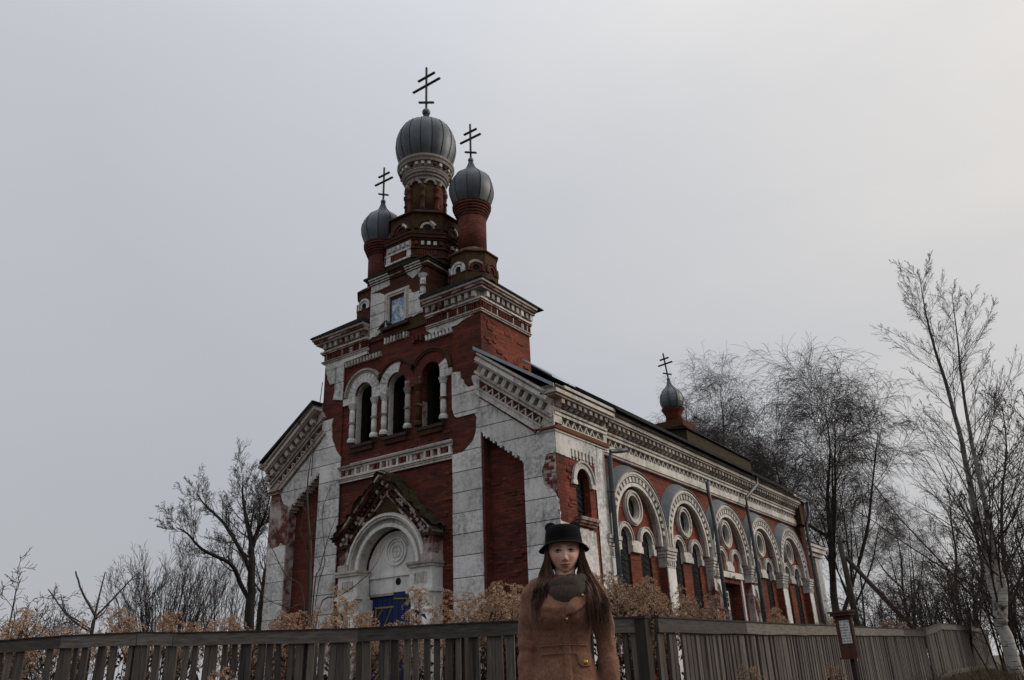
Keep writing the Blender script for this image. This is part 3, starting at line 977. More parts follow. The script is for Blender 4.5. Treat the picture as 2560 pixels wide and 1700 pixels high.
P('tympanum_rib', MB().ring(FF, (XC, 3.86), .37, .40, 15, 165, -.12, -.095, 20), 'plaster_clean', portal)
P('lintel_hole_disc', MB().tube([FF.p(XC + .08, 3.14, -.13), FF.p(XC + .08, 3.14, -.105)], .085, 10), 'dark', portal)  # flat dark disc in place of a real hole
# jambs: pilaster blocks with clustered half columns
for sx in (1, -1):
    X = lambda a: XC + sx * a
    bx = lambda a, b, w0, w1, d0, d1: MB().bx(FF, min(X(a), X(b)), max(X(a), X(b)), w0, w1, d0, d1)
    j = P('portal_jamb', bx(.86, 1.53, 0, 2.78, -.05, PO - .12), 'plaster_clean')
    P('jamb_block', bx(.84, 1.53, 2.86, 3.34, -.05, PO - .04), 'plaster_clean', j)
    P('jamb_moulding', bx(.80, 1.57, 2.78, 2.86, -.05, PO + .03), 'plaster_clean', j)
    P('jamb_moulding', bx(.82, 1.57, 3.34, 3.40, -.05, PO + .02), 'plaster_trim', j)
    P('jamb_moulding', bx(.80, 1.60, 3.40, 3.46, -.05, PO + .05), 'plaster_worn', j)
    for k in range(5):
        P('fluting', bx(1.0 + k * .085, 1.045 + k * .085, 2.98, 3.22, PO - .04, PO - .025), 'plaster_trim', j)
    for a in (1.0, 1.36):
        c = FF.p(X(a), 0, PO - .10)
        P('half_column', MB().lathe([(0, .1), (.13, .1), (.13, 2.30), (.10, 2.32), (.15, 2.38), (.15, 2.42), (.12, 2.44), (.11, 2.5), (.16, 2.72), (.17, 2.778), (0, 2.778)], (c.x, c.y), 14), 'plaster_clean', j, True)
    # pier above the jamb carrying the gable
    P('gable_pier', bx(1.20, 1.55, 3.46, 3.62, -.05, PO - .02), 'plaster_worn', j)
    P('gable_pier_shaft', bx(1.26, 1.54, 3.62, 4.02, -.05, PO - .06), 'brick_worn', j)
    P('gable_pier_cap', bx(1.22, 1.58, 4.02, 4.10, -.05, PO + .0), 'brick_mossy', j)
    P('gable_pier_cap', bx(1.26, 1.55, 4.10, 4.30, -.05, PO - .04), 'plaster_worn', j)
    P('reveal', bx(.80, .86, 0, 2.78, -.18, .18), 'plaster_clean', j)
# gable with worn cornice and mossy roof
m = MB().prism(FF, [(XC - 1.5, 4.02), (XC - 1.285, 3.62), (XC - 1.255, 3.78), (XC - 1.15, 4.05), (XC - .95, 4.33), (XC - .65, 4.57), (XC - .3, 4.71), (XC, 4.745), (XC + .3, 4.71), (XC + .65, 4.57), (XC + .95, 4.33), (XC + 1.15, 4.05), (XC + 1.255, 3.78), (XC + 1.285, 3.62), (XC + 1.5, 4.02), (XC + 1.5, 4.25), (XC, 5.68), (XC - 1.5, 4.25)], -.05, .24)
gable = P('portal_gable', m, 'brick_mossy')
for sx in (1, -1):
    a = math.atan2(1.43, 1.5)
    G = Fr((XC, 0, 5.62), (sx * math.cos(a), 0, -math.sin(a)), (0, -1, 0), (sx * math.sin(a), 0, math.cos(a)))
    LG = 2.16
    for w0, w1, d, mt in ((-.33, -.28, .30, 'brick_worn'), (-.20, -.13, .34, 'brick_mossy'), (-.03, .03, .46, 'brick_mossy'), (.03, .08, .52, 'brick_worn')):
        u = .02
        r2 = random.Random(int(w0 * 1000) + sx)
        while u < LG:
            L_ = r2.uniform(.10, .34)
            if r2.random() > .16:
                j_ = r2.uniform(-.035, .012)
                P('gable_moulding', MB().bx(G, u, min(LG, u + L_ - .006), w0 + r2.uniform(-.006, .006), w1 + r2.uniform(-.012, .006), .242, max(.26, d + j_)), mt if r2.random() < .7 else r2.choice(('brick_mossy', 'plaster_worn', 'brick_worn')), gable)
            u += L_
    rr = random.Random(11 + sx)
    for k in range(15):
        if rr.random() < .1: continue
        u = .1 + k * .138
        P('gable_dentil', MB().bx(G, u, u + .075, -.125, -.035, .242, .40 + rr.uniform(-.03, .02)), rr.choice(('plaster_worn', 'brick_worn', 'brick_mossy', 'plaster_worn')), gable)
        P('gable_dentil', MB().bx(G, u + .03, u + .10, -.275, -.205, .242, .31), rr.choice(('brick_mossy', 'brick_worn', 'brick')), gable)
    # uneven mossy roof slab
    mm = MB(); n1, n2 = 22, 8
    b = len(mm.v)
    for i in range(n1 + 1):
        for k in range(n2 + 1):
            u = -.02 + (LG + .02) * i / n1; d = -.05 + .60 * k / n2
            q = G.p(u, .085, d)
            h = .06 + .13 * noise.noise(q * 4) + .08 * noise.noise(q * 12)
            if i in (0,): h *= .5
            mm.v.append(G.p(u, .085 + max(.010, h), d + .07 * noise.noise(q * 7)))
    for i in range(n1):
        for k in range(n2):
            a_ = b + i * (n2 + 1) + k
            mm.f.append([a_, a_ + 1, a_ + n2 + 2, a_ + n2 + 1])
    mm.bx(G, 0, LG, .08, .092, .0, .53)
    P('mossy_roof', mm, 'moss', gable, True)
    tuft = MB()
    for k in range(420):
        u = rr.uniform(.0, LG); d = rr.uniform(-.02, .54)
        q = G.p(u, .12, d)
        t = V((rr.uniform(-1, 1) * .05, rr.uniform(-1, 1) * .05, rr.uniform(.03, .10)))
        s_ = V((rr.uniform(-1, 1), rr.uniform(-1, 1), 0)).normalized() * .008
        b = len(tuft.v)
        tuft.v += [q - s_, q + s_, q + t]
        tuft.f.append([b, b + 1, b + 2])
    o = P('moss_tufts', tuft, 'moss', gable); o['kind'] = 'stuff'

# blue double door standing ajar
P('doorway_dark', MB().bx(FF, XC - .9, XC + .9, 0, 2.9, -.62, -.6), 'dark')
for sx, yr in ((-1, -.06), (1, .16)):
    w = .80
    q0 = FF.p(XC + sx * .80, 0, -.16)
    u = V((-sx * math.cos(yr), -abs(math.sin(yr)) * (1 if sx > 0 else -1), 0))
    D = Fr(q0, u, V((0, -1, 0)))
    dl = P('door_leaf', MB().bx(D, 0, w, .05, 2.82 if sx < 0 else 2.89, -.05, 0), 'door_blue')
    for k in range(5):
        P('door_board', MB().bx(D, .01 + k * .158, .155 + k * .158, .08, 2.80, 0, .012), 'door_blue', dl)
    if sx < 0:
        P('door_trim', MB().bx(D, .10, .78, 2.56, 2.60, .012, .02).bx(D, .10, .14, 1.2, 2.555, .012, .02), 'door_yellow', dl)
        for a in (.14, .42):
            m = MB().tube([D.p(a, 2.28 - (a > .3) * .1, .02), D.p(a + .2, 2.55, .02)], .018, 4)
            P('door_trim', m, 'door_yellow', dl)
    else:
        P('door_trim', MB().tube([D.p(.78, 2.74, .02), D.p(.02, 2.70, .02)], .018, 4).tube([D.p(.28, 2.68, .02), D.p(.05, 2.28, .02)], .018, 4), 'door_yellow', dl)
P('door_lintel', MB().bx(FF, XC - .86, XC + .86, 2.84, 2.899, -.2, -.125), 'plaster_worn')


# --- tower cornice -------------------------------------------------------------------
def tower_cornice(fr, u0, u1, e0, e1, n_d):
    c = P('tower_cornice', MB().bx(fr, u0, u1, 9.80, 10.0, -.05, .05), 'plaster_worn')
    for w0, w1, d, mt in ((9.43, 9.465, .06, 'plaster_trim'), (9.465, 9.50, .09, 'plaster_worn'), (9.50, 9.71, .03, 'brick'), (9.71, 9.755, .085, 'brick_worn'), (9.755, 9.80, .12, 'plaster_trim'), (10.0, 10.06, .21, 'plaster_worn'), (10.06, 10.13, .26, 'brick_worn'), (10.13, 10.20, .30, 'plaster_worn')):
        P('cornice_band', MB().bx(fr, u0 - e0 * d, u1 + e1 * d, w0, w1, -.0, d), mt, c)
    L = u1 - u0
    nb = int(L / .065)
    rr = random.Random(int(u0 * 100))
    for j in range(nb):
        if rr.random() < .12: continue
        u = u0 + .02 + j * .065
        P('frieze_bar', MB().bx(fr, u, u + .035, 9.52, 9.70 - rr.uniform(0, .03), .03, .075), 'brick' if rr.random() < .85 else 'plaster_worn', c)
    for j in range(n_d):
        u = u0 + .06 + j * L / n_d
        P('modillion', MB().bx(fr, u, u + .11, 9.84, 9.998, .05, .17).bx(fr, u + .02, u + .09, 9.81, 9.838, .05, .12), rr.choice(('plaster_trim', 'plaster_worn', 'plaster_worn', 'brick_worn')), c)
    P('eave', MB().bx(fr, u0 - e0 * .34, u1 + e1 * .34, 10.20, 10.235, -.2, .34), 'roof_metal', c)


tower_cornice(FF, -7.65, -5.88, 1, 0, 8)
tower_cornice(FF, -3.74, -1.97, 0, 1, 8)
TS = Fr((-1.97, 0, 0), (0, 1, 0), (1, 0, 0))
TL = Fr((-7.65, 0, 0), (0, 1, 0), (-1, 0, 0))
tower_cornice(TS, .002, 2.18, 0, 0, 10)
tower_cornice(TL, .002, 2.18, 0, 0, 10)
for a, b, s in ((-7.97, -5.88, 1), (-3.74, -1.65, -1)):
    m = MB().box(a, b, -.32, 2.48, 10.236, 10.262)
    m.prism(FF, [(a, 10.262), (b, 10.262), (b, 10.34 if s > 0 else 10.263), (a, 10.263 if s > 0 else 10.34)], -2.48, .31)
    P('tower_roof', m, 'roof_metal')

# --- attic block with the painted icon --------------------------------------------------
AX0, AX1 = -5.86, -3.76
m = MB().box(AX0, AX1, .22, 2.2, 9.5, 11.36)
m.wall(FF, AX0, AX1, 9.95, 11.36, -.22, .0, [('r', -4.80, .285, 9.97, 10.72)])
m.bx(FF, AX0, AX1, 9.62, 9.95, -.22, 0)
attic = P('attic_block', m, 'brick_mossy')
for w0, w1, d, mt in ((11.36, 11.42, .05, 'brick_mossy'), (11.42, 11.48, .09, 'brick_worn'), (11.48, 11.54, .13, 'brick_mossy'), (11.54, 11.60, .18, 'roof_metal')):
    P('attic_cornice', MB().box(AX0 - d, AX1 + d, -d, 2.2 + d, w0, w1), mt, attic)
for a, b in ((-5.87, -5.12), (-4.5, -3.92)):
    for w0, w1, d in ((11.37, 11.41, .055), (11.425, 11.475, .095), (11.485, 11.535, .135)):
        P('cornice_plaster', MB().bx(FF, a, b, w0, w1, d - .04, d + .012), 'plaster', attic)
P('plaster_patch', MB().prism(FF, ragged([(-4.5, 11.36), (-3.92, 11.36, 1), (-4.10, 11.2, 1), (-4.28, 11.12, 1), (-4.42, 11.25, 1)], .015, .05, 7), 0, .03), 'plaster', attic)
JA = [10.02, 10.42, 10.72]
blocks(FF, [(-5.86, 11.15), (-5.14, 11.18), (-5.14, 11.36), (-5.86, 11.36)], church, [], 0, .03, 'plaster', seed=61)
blocks(FF, [(-5.86, 9.72, 1), (-5.30, 9.86), (-5.30, 10.92, 1), (-5.48, 11.05), (-5.86, 11.14)], church, JA, 0, .03, 'plaster', seed=62)
blocks(FF, [(-4.43, 9.96, 1), (-3.88, 9.98, 1), (-3.99, 10.23), (-4.02, 10.66, 1), (-4.29, 10.69, 1), (-4.35, 10.82, 1), (-4.43, 10.74)], church, JA, 0, .03, 'plaster', seed=63)
ic = P('icon', MB().bx(FF, -5.085, -4.515, 9.97, 10.72, -.05, -.03), 'icon_print', attic) if 'icon_print' in M else None
fr_ = MB()
for o, d0, d1 in ((.0, .0, .035), (.05, .0, .07), (.11, .0, .05)):
    fr_.bx(FF, -5.28 + o, -4.40 - o, 10.95 - o - .05, 10.95 - o, d0, d1)
    fr_.bx(FF, -5.28 + o, -5.23 + o, 9.88, 10.90 - o, d0, d1)
    fr_.bx(FF, -4.45 - o, -4.40 - o, 9.96, 10.90 - o, d0, d1)
P('icon_frame', fr_, 'plaster_trim', attic)
P('icon_sill', MB().bx(FF, -5.36, -4.36, 9.80, 9.88, -.1, .12), 'stone_sill', attic)
colonette(-3.88, 10.40, 11.10, 'plaster', attic, .085, .03)

# --- octagon, kokoshnik ring, drum and main dome ------------------------------------------
MC = (XC, 1.1)


def facet(ap, k, c=MC):
    a = R(k * 45)
    return Fr((c[0] + ap * math.cos(a), c[1] + ap * math.sin(a), 0), (-math.sin(a), math.cos(a), 0), (math.cos(a), math.sin(a), 0))


def octa(prof, c=MC):
    """octagonal solid; radii given as apothems"""
    s = 1 / math.cos(R(22.5))
    return MB().lathe([(r * s, z) for r, z in prof], c, 8, ph=22.5)


oct_ = P('octagon', octa([(0, 11.6), (1.12, 11.6), (1.12, 12.36), (1.16, 12.37), (1.16, 12.42), (1.21, 12.43), (1.21, 12.52), (1.24, 12.53), (1.24, 12.57), (1.05, 12.62), (0, 12.62)]), 'brick_mossy')
for k in range(8):
    f_ = facet(1.12, k)
    hw = 1.12 * math.tan(R(22.5))
    white = k == 6
    P('octagon_string', MB().bx(f_, -hw - .02, hw + .02, 11.80, 11.86, .0, .05), 'plaster' if white else 'brick_mossy', oct_)
    P('octagon_string', MB().bx(f_, -hw - .02, hw + .02, 12.08, 12.13, .0, .05), 'plaster' if white else 'brick_mossy', oct_)
    if white:
        P('octagon_plaster', MB().bx(f_, -hw, -hw + .17, 11.862, 12.078, 0, .035).bx(f_, hw - .14, hw, 11.862, 12.078, 0, .035), 'plaster', oct_)
        P('octagon_plaster', MB().bx(f_, -hw, hw, 12.132, 12.36, 0, .03), 'plaster_worn', oct_)
    for j in range(5):
        u = -hw + .10 + j * .175
        P('octagon_dentil', MB().bx(f_, u, u + .085, 12.20, 12.31, .0, .07), 'plaster' if (j in (1, 2, 3) or white) else 'brick', oct_)
    for j in range(9):
        u = -hw + .16 + j * .065
        P('octagon_bar', MB().bx(f_, u, u + .035, 11.90, 12.06, .0, .03), 'brick_lit_tone', oct_)
kr = P('kokoshnik_ring', octa([(0, 12.6), (1.02, 12.6), (1.02, 13.30), (1.10, 13.32), (1.10, 13.36), (.66, 13.66), (0, 13.68)]), 'brick_mossy')
for k in range(8):
    f_ = facet(1.02, k)
    P('kokoshnik', MB().ring(f_, (0, 12.80), .26, .36, 0, 180, 0, .05, 14), 'brick_mossy', kr)
    P('kokoshnik', MB().ring(f_, (0, 12.80), .15, .22, 0, 180, 0, .035, 12), 'brick' if k != 7 else 'brick_worn', kr)
    P('kokoshnik_plaster', MB().ring(f_, (0, 12.80), .20, .27, 15 + 10 * (k % 3), 75, .03, .06, 6), 'plaster', kr)
    P('kokoshnik_eye', MB().ring(f_, (0, 12.84), 0, .09, 0, 360, 0, .008, 10), 'dark', kr)
drum = P('drum', MB().lathe([(0, 13.5), (.56, 13.5), (.56, 15.0), (0, 15.0)], MC, 32), 'brick_mossy', church, True)
P('drum_skirt', MB().lathe([(.50, 13.78), (.70, 13.68), (.72, 13.64), (.66, 13.62)], MC, 24), 'roof_metal', drum)
for k in range(8):
    a = R(k * 45 - 90 + 10)
    f_ = Fr((MC[0] + .54 * math.cos(a), MC[1] + .54 * math.sin(a), 0), (-math.sin(a), math.cos(a), 0), (math.cos(a), math.sin(a), 0))
    P('drum_arch', MB().ring(f_, (0, 14.62), .13, .20, 0, 180, 0, .09, 10), 'plaster_worn' if k % 3 else 'brick_worn', drum)
    a2 = a + R(22.5)
    c = (MC[0] + .58 * math.cos(a2), MC[1] + .58 * math.sin(a2))
    col_m = ('brick_mossy', 'brick', 'brick_mossy')[k % 3]
    P('drum_column', MB().lathe([(0, 13.7), (.075, 13.7), (.075, 13.85), (.06, 13.87), (.07, 14.02), (.06, 14.16), (.09, 14.18), (.09, 14.23), (.06, 14.25), (.075, 14.42), (.10, 14.46), (.10, 14.56), (0, 14.6)], c, 10), col_m, drum, True)
P('drum_cornice', MB().lathe([(.57, 14.80), (.60, 14.82), (.60, 14.90), (.65, 14.93), (.65, 14.99), (.70, 15.02), (.70, 15.08), (.72, 15.10), (.72, 15.17)], MC, 36), 'plaster_worn', drum)
P('drum_cornice', MB().lathe([(.72, 15.17), (.74, 15.18), (.74, 15.32), (.83, 15.34), (.85, 15.42), (.885, 15.46), (.885, 15.54), (.70, 15.60)], MC, 36), 'plaster_worn', drum)
for k in range(26):
    a = R(k * 360 / 26)
    f_ = Fr((MC[0] + .735 * math.cos(a), MC[1] + .735 * math.sin(a), 0), (-math.sin(a), math.cos(a), 0), (math.cos(a), math.sin(a), 0))
    P('drum_dentil', MB().bx(f_, -.045, .045, 15.21, 15.31, 0, .07), 'plaster_trim' if k % 4 else 'brick', drum)


def onion(c, prof, n, ball, name='dome', lean=(0, 0), seam=.012):
    """a sheet-metal onion dome of n gores, each a panel of its own, with standing seams"""
    d = None
    rr = random.Random(int(c[0] * 31 + n))
    z0 = prof[0][1]
    def pt(a, r, z):
        t = z - z0
        return V((c[0] + r * math.cos(a) + lean[0] * t, c[1] + r * math.sin(a) + lean[1] * t, z))
    core = MB()
    for r, z in prof:
        for i in range(n * 2):
            core.v.append(pt(2 * PI * i / (2 * n), r * .975, z))
    for j in range(len(prof) - 1):
        for i in range(n * 2):
            i2 = (i + 1) % (2 * n)
            core.f.append([j * 2 * n + i, j * 2 * n + i2, (j + 1) * 2 * n + i2, (j + 1) * 2 * n + i])
    d = P(name, core, 'dome_metal')
    ph = rr.uniform(0, .3)
    for g in range(n):
        a0 = ph + 2 * PI * g / n
        w = 2 * PI / n
        mm = MB(); k = 4
        for r, z in prof:
            for i in range(k + 1):
                t = i / k
                rad = r * (.992 + .010 * math.sin(PI * t)) * math.cos(w / 2) / math.cos(w * (t - .5)) * (1 + .03 * math.sin(PI * t))
                mm.v.append(pt(a0 + w * t, rad, z + rr.uniform(-.002, .002)))
        for j in range(len(prof) - 1):
            for i in range(k):
                b = j * (k + 1) + i
                mm.f.append([b, b + 1, b + k + 2, b + k + 1])
        P('dome_panel', mm, 'dome_metal', d, True)
        P('dome_seam', MB().tube([pt(a0, r * 1.0, z) for r, z in prof], seam, 4), 'seam_metal', d)
    q = pt(0, 0, ball[1])
    nb = 10
    bl = MB()
    for j in range(nb + 1):
        t = PI * j / nb
        for i in range(14):
            a = 2 * PI * i / 14
            bl.v.append(q + V((math.sin(t) * math.cos(a), math.sin(t) * math.sin(a), math.cos(t))) * max(ball[0], .001))
    for j in range(nb):
        for i in range(14):
            i2 = (i + 1) % 14
            bl.f.append([j * 14 + i, j * 14 + i2, (j + 1) * 14 + i2, (j + 1) * 14 + i])
    P('finial_ball', bl, 'dome_metal', d, True)
    return q


def cross(q, h, s, th, tilt=0.0, yaw=0.0):
    """an eight-pointed cross: two level bars and a slanted foot bar"""
    u = V((math.cos(yaw), math.sin(yaw), 0)); up = V((-math.sin(tilt) * u.x, -math.sin(tilt) * u.y, math.cos(tilt)))
    r = V((u.x * math.cos(tilt), u.y * math.cos(tilt), math.sin(tilt)))
    fr = Fr(q, r, r.cross(up).normalized(), up)
    m = MB().bx(fr, -th, th, 0, h, -th, th)
    for w, L, dz in ((.775, s * .62, 0), (.575, s, 0), (.18, s * .60, -.30 * s)):
        a, b = fr.p(-L, h * w - dz, 0), fr.p(L, h * w + dz, 0)
        v = (b - a).normalized()
        m2 = Fr((a + b) / 2, v, fr.n, v.cross(fr.n) * -1)
        m.bx(m2, -L, L, -th, th, -th * 1.3, th * 1.3)
    return P('cross', m, 'cross')


q = onion(MC, [(.74, 15.58), (.84, 15.80), (.915, 16.04), (.945, 16.28), (.93, 16.52), (.865, 16.76), (.75, 16.98), (.57, 17.12), (.37, 17.20), (.235, 17.27), (.165, 17.38), (.105, 17.52), (.07, 17.64)], 16, (.135, 17.74))
cross(q + V((0, 0, .08)), 1.75, .58, .026)

# --- the two lesser domes on the tower corners ----------------------------------------------
for sx in (-1, 1):
    c = (XC + sx * 1.79, 1.08)
    lo = P('turret_base', octa([(0, 10.2), (.66, 10.2), (.66, 10.98), (.63, 11.0), (.63, 11.62), (.68, 11.64), (.68, 11.68), (.50, 11.84), (.45, 11.88), (0, 11.88)], c), 'brick_mossy')
    P('turret_skirt', MB().lathe([(.44, 11.90), (.56, 11.78), (.60, 11.74), (.56, 11.73)], c, 24), 'flashing', lo, True)
    for k in range(8):
        f_ = facet(.63, k, c)
        wht = (k == 6)
        P('kokoshnik', MB().ring(f_, (0, 11.14), .17, .235, 0, 180, 0, .055, 12, .10), 'plaster' if wht else ('brick_worn' if k % 2 else 'brick_mossy'), lo)
        P('kokoshnik', MB().ring(f_, (0, 11.14), .095, .15, 0, 180, 0, .035, 10, .10), 'plaster' if wht else 'brick', lo)
        P('kokoshnik_eye', MB().ring(f_, (0, 11.16), 0, .08, 0, 360, 0, .006, 10), 'dark', lo)
    dr = P('turret_drum', MB().lathe([(0, 11.8), (.405, 11.8), (.405, 13.02), (0, 13.02)], c, 28), 'brick', church, True)
    for k in range(5):
        r0 = .42 + .031 * k
        z = 13.0 + k * .078
        P('drum_course', MB().lathe([(0, z), (r0, z), (r0 + .012, z + .02), (r0 + .012, z + .055), (r0, z + .07), (0, z + .074)], c, 28), 'brick', dr)
    P('drum_coping', MB().lathe([(0, 13.39), (.56, 13.39), (.565, 13.43), (.50, 13.47), (0, 13.47)], c, 28), 'brick_mossy', dr)
    q = onion(c, [(.50, 13.45), (.585, 13.63), (.64, 13.82), (.655, 14.0), (.635, 14.17), (.57, 14.33), (.465, 14.47), (.33, 14.58), (.21, 14.68), (.135, 14.79), (.085, 14.92), (.055, 15.03)], 10, (.085, 15.08))
    cross(q + V((0, 0, .05)), 1.26, .39, .022)

# --- cupola over the east end ---------------------------------------------------------------
c = (XC, 18.0)
eb = P('cupola_base', MB().box(c[0] - .62, c[0] + .62, c[1] - .62, c[1] + .62, 9.9, 10.75).box(c[0] - .7, c[0] + .7, c[1] - .7, c[1] + .7, 10.75, 10.95).box(c[0] - .66, c[0] + .66, c[1] - .66, c[1] + .66, 10.95, 11.08), 'brick_mossy')
for fr in (Fr((c[0], c[1] - .62, 0), (1, 0, 0), (0, -1, 0)), Fr((c[0] + .62, c[1], 0), (0, 1, 0), (1, 0, 0))):
    for j in range(5):
        P('cupola_dentil', MB().bx(fr, -.45 + j * .2, -.35 + j * .2, 10.58, 10.70, 0, .05), 'plaster_worn', eb)
ed = P('cupola_drum', MB().lathe([(0, 11.05), (.36, 11.05), (.36, 11.5), (.40, 11.55), (.46, 11.68), (.50, 11.72), (.50, 11.76), (0, 11.78)], c, 24), 'brick', church, True)
P('cupola_flange', MB().lathe([(0, 11.765), (.52, 11.765), (.52, 11.79), (0, 11.80)], c, 24), 'roof_metal', ed)
q = onion(c, [(.38, 11.78), (.47, 11.92), (.535, 12.08), (.55, 12.24), (.52, 12.42), (.44, 12.58), (.32, 12.72), (.20, 12.84), (.125, 12.96), (.085, 13.08), (.06, 13.18)], 8, (.08, 13.24), lean=(-.03, 0))
cross(q + V((0, 0, .05)), 1.28, .36, .028, tilt=R(5))

# single bricks standing proud of, or slipped in, the bare walls
rr = random.Random(77)
for fr, u0, u1, w0, w1, d, n, mt, host in ((TS, .1, 2.1, 8.2, 9.35, .0, 26, 'brick_lit_tone', 'tower_side_wall'), (FF, -6.7, -3.0, 6.35, 6.65, -.05, 12, 'brick', 'belfry_wall'), (FF, -6.7, -6.45, 3.6, 5.7, -.05, 14, 'brick', 'belfry_wall'),
                                          (FF, -3.25, -2.95, 3.0, 5.7, -.05, 16, 'brick_lit_tone', 'belfry_wall'), (FF, -1.95, -.9, .8, 5.4, -.25, 40, 'brick', 'recessed_panel'), (FF, -8.7, -7.7, .8, 5.3, -.25, 24, 'brick', 'recessed_panel.001'), (SS, .4, .75, 4.0, 5.3, 0, 10, 'brick_lit_tone', 'corner_bay_wall')):
    h = bpy.data.objects[host]
    for k in range(n):
        u = rr.uniform(u0, u1 - .2); w = w0 + .077 * int(rr.uniform(0, (w1 - w0) / .077))
        if fr is FF and w > 5.43 - (u + .84) * .73 and u > -2.1: continue
        MB().bx(fr, u, u + rr.choice((.12, .24)), w, w + .066, d, d + rr.uniform(.008, .03)).build('brick', rr.choice((mt, mt, 'brick_mossy', 'brick_lit_tone')), h)

# birds on the ledge under the icon
simple('feather', (.03, .03, .034), .7)
for u, s_, lab in ((-5.33, 1, 'dark bird perched at the left end of the ledge under the painted icon'), (-5.12, -1, 'dark bird perched on the ledge right beside the other bird under the painted icon')):
    q = FF.p(u, 9.88, .06)
    b = thing('bird', lab, 'bird', q, 'birds on the icon ledge')
    MB().tube([q + V((s_ * x, 0, z)) for x, z in ((-.20, .03), (-.13, .05), (-.06, .085), (.0, .115), (.045, .150), (.065, .185))], [.012, .022, .048, .056, .042, .028], 10).tube([q + V((s_ * .06, 0, .18)), q + V((s_ * .075, 0, .205)), q + V((s_ * .10, 0, .20))], [.028, .034, .018], 10).build('body', 'feather', b, True)
    MB().tube([q + V((s_ * .11, 0, .20)), q + V((s_ * .15, 0, .192))], [.010, .002], 6).build('beak', 'iron', b)
    for y in (-.018, .018):
        MB().tube([q + V((0, y, .0)), q + V((0, y, .08))], .006, 5).build('leg', 'iron', b)
# slack cable hanging down the left edge of the tower
P('cable', MB().tube([V((-7.7, -.03, 8.9)), V((-7.72, -.06, 8.3)), V((-7.80, -.08, 7.6)), V((-7.86, -.08, 6.8)), V((-7.9, -.06, 6.2))], .012, 5), 'iron')


# ------------------------------------------------------------------ ground
def gz(x, y):
    h = .42 * math.exp(-(((x - 9.5) / 5.5) ** 2 + ((y - 7) / 8) ** 2))
    h += .35 * math.exp(-(((x - 12) / 3.2) ** 2 + ((y + 3) / 5) ** 2))
    h += .10 * math.exp(-(((x + 2) / 4) ** 2 + ((y + 10.5) / 2.5) ** 2))
    near = math.exp(-((x - 9) ** 2 + (y + 12) ** 2) / 900)
    h += near * (.05 * noise.noise(V((x * .35, y * .35, 0))) + .02 * noise.noise(V((x * 1.6, y * 1.6, 3))))
    if -11 < x < 1 and -1 < y < 22:
        h *= .3
    return h


def ground_mat():
    t = NT('ground', 1)
    n = t.noise(.8, 6, .65)
    f = t.noise(14, 6, .7)
    c = t.mix(t.rng(n, .35, .65), (.035, .026, .016), (.075, .055, .03))
    c = t.mix(t.rng(f, .45, .62, 0, .7), c, (.11, .085, .045))
    c = t.mix(t.rng(t.noise(2.3, 5), .5, .7, 0, .5), c, (.028, .03, .012))
    t.col(c)
    t.bump(f, .8, .05)
    M['ground'] = t.m


ground_mat()
simple('wood_grey', (.108, .094, .084), .9, 0, .5, 6, 6, (.044, .038, .034), .35, vscale=(9, 9, .7))
simple('wood_rail', (.128, .115, .103), .9, 0, .5, 5, 6, (.055, .048, .043), .4, vscale=(1.2, 1.2, 9))
simple('wood_dark', (.034, .028, .024), .9, 0, .4, 6, 5, None, .3, vscale=(8, 8, .8))
simple('wood_red', (.085, .034, .022), .8, 0, .5, 5, 5, (.045, .02, .015), .3, vscale=(6, 6, 1))
simple('pole_wood', (.05, .040, .033), .9, 0, .5, 5, 5, None, .3, vscale=(8, 8, .6))


for n_ in ('wood_grey', 'wood_rail'):
    vary(n_, .5, 1.5)

ax = sorted(set([-900, -500, -260, -150, -90, -60, -45] + [-36 + .8 * i for i in range(90)] + [40, 50, 70, 110, 200, 400, 900]))
m = MB()
for y in ax:
    for x in ax:
        m.v.append(V((x, y, gz(x, y) - .004)))
n = len(ax)
for j in range(n - 1):
    for i in range(n - 1):
        m.f.append([j * n + i, j * n + i + 1, (j + 1) * n + i + 1, (j + 1) * n + i])
tag(m.build('ground', 'ground', None, True), kind='structure')


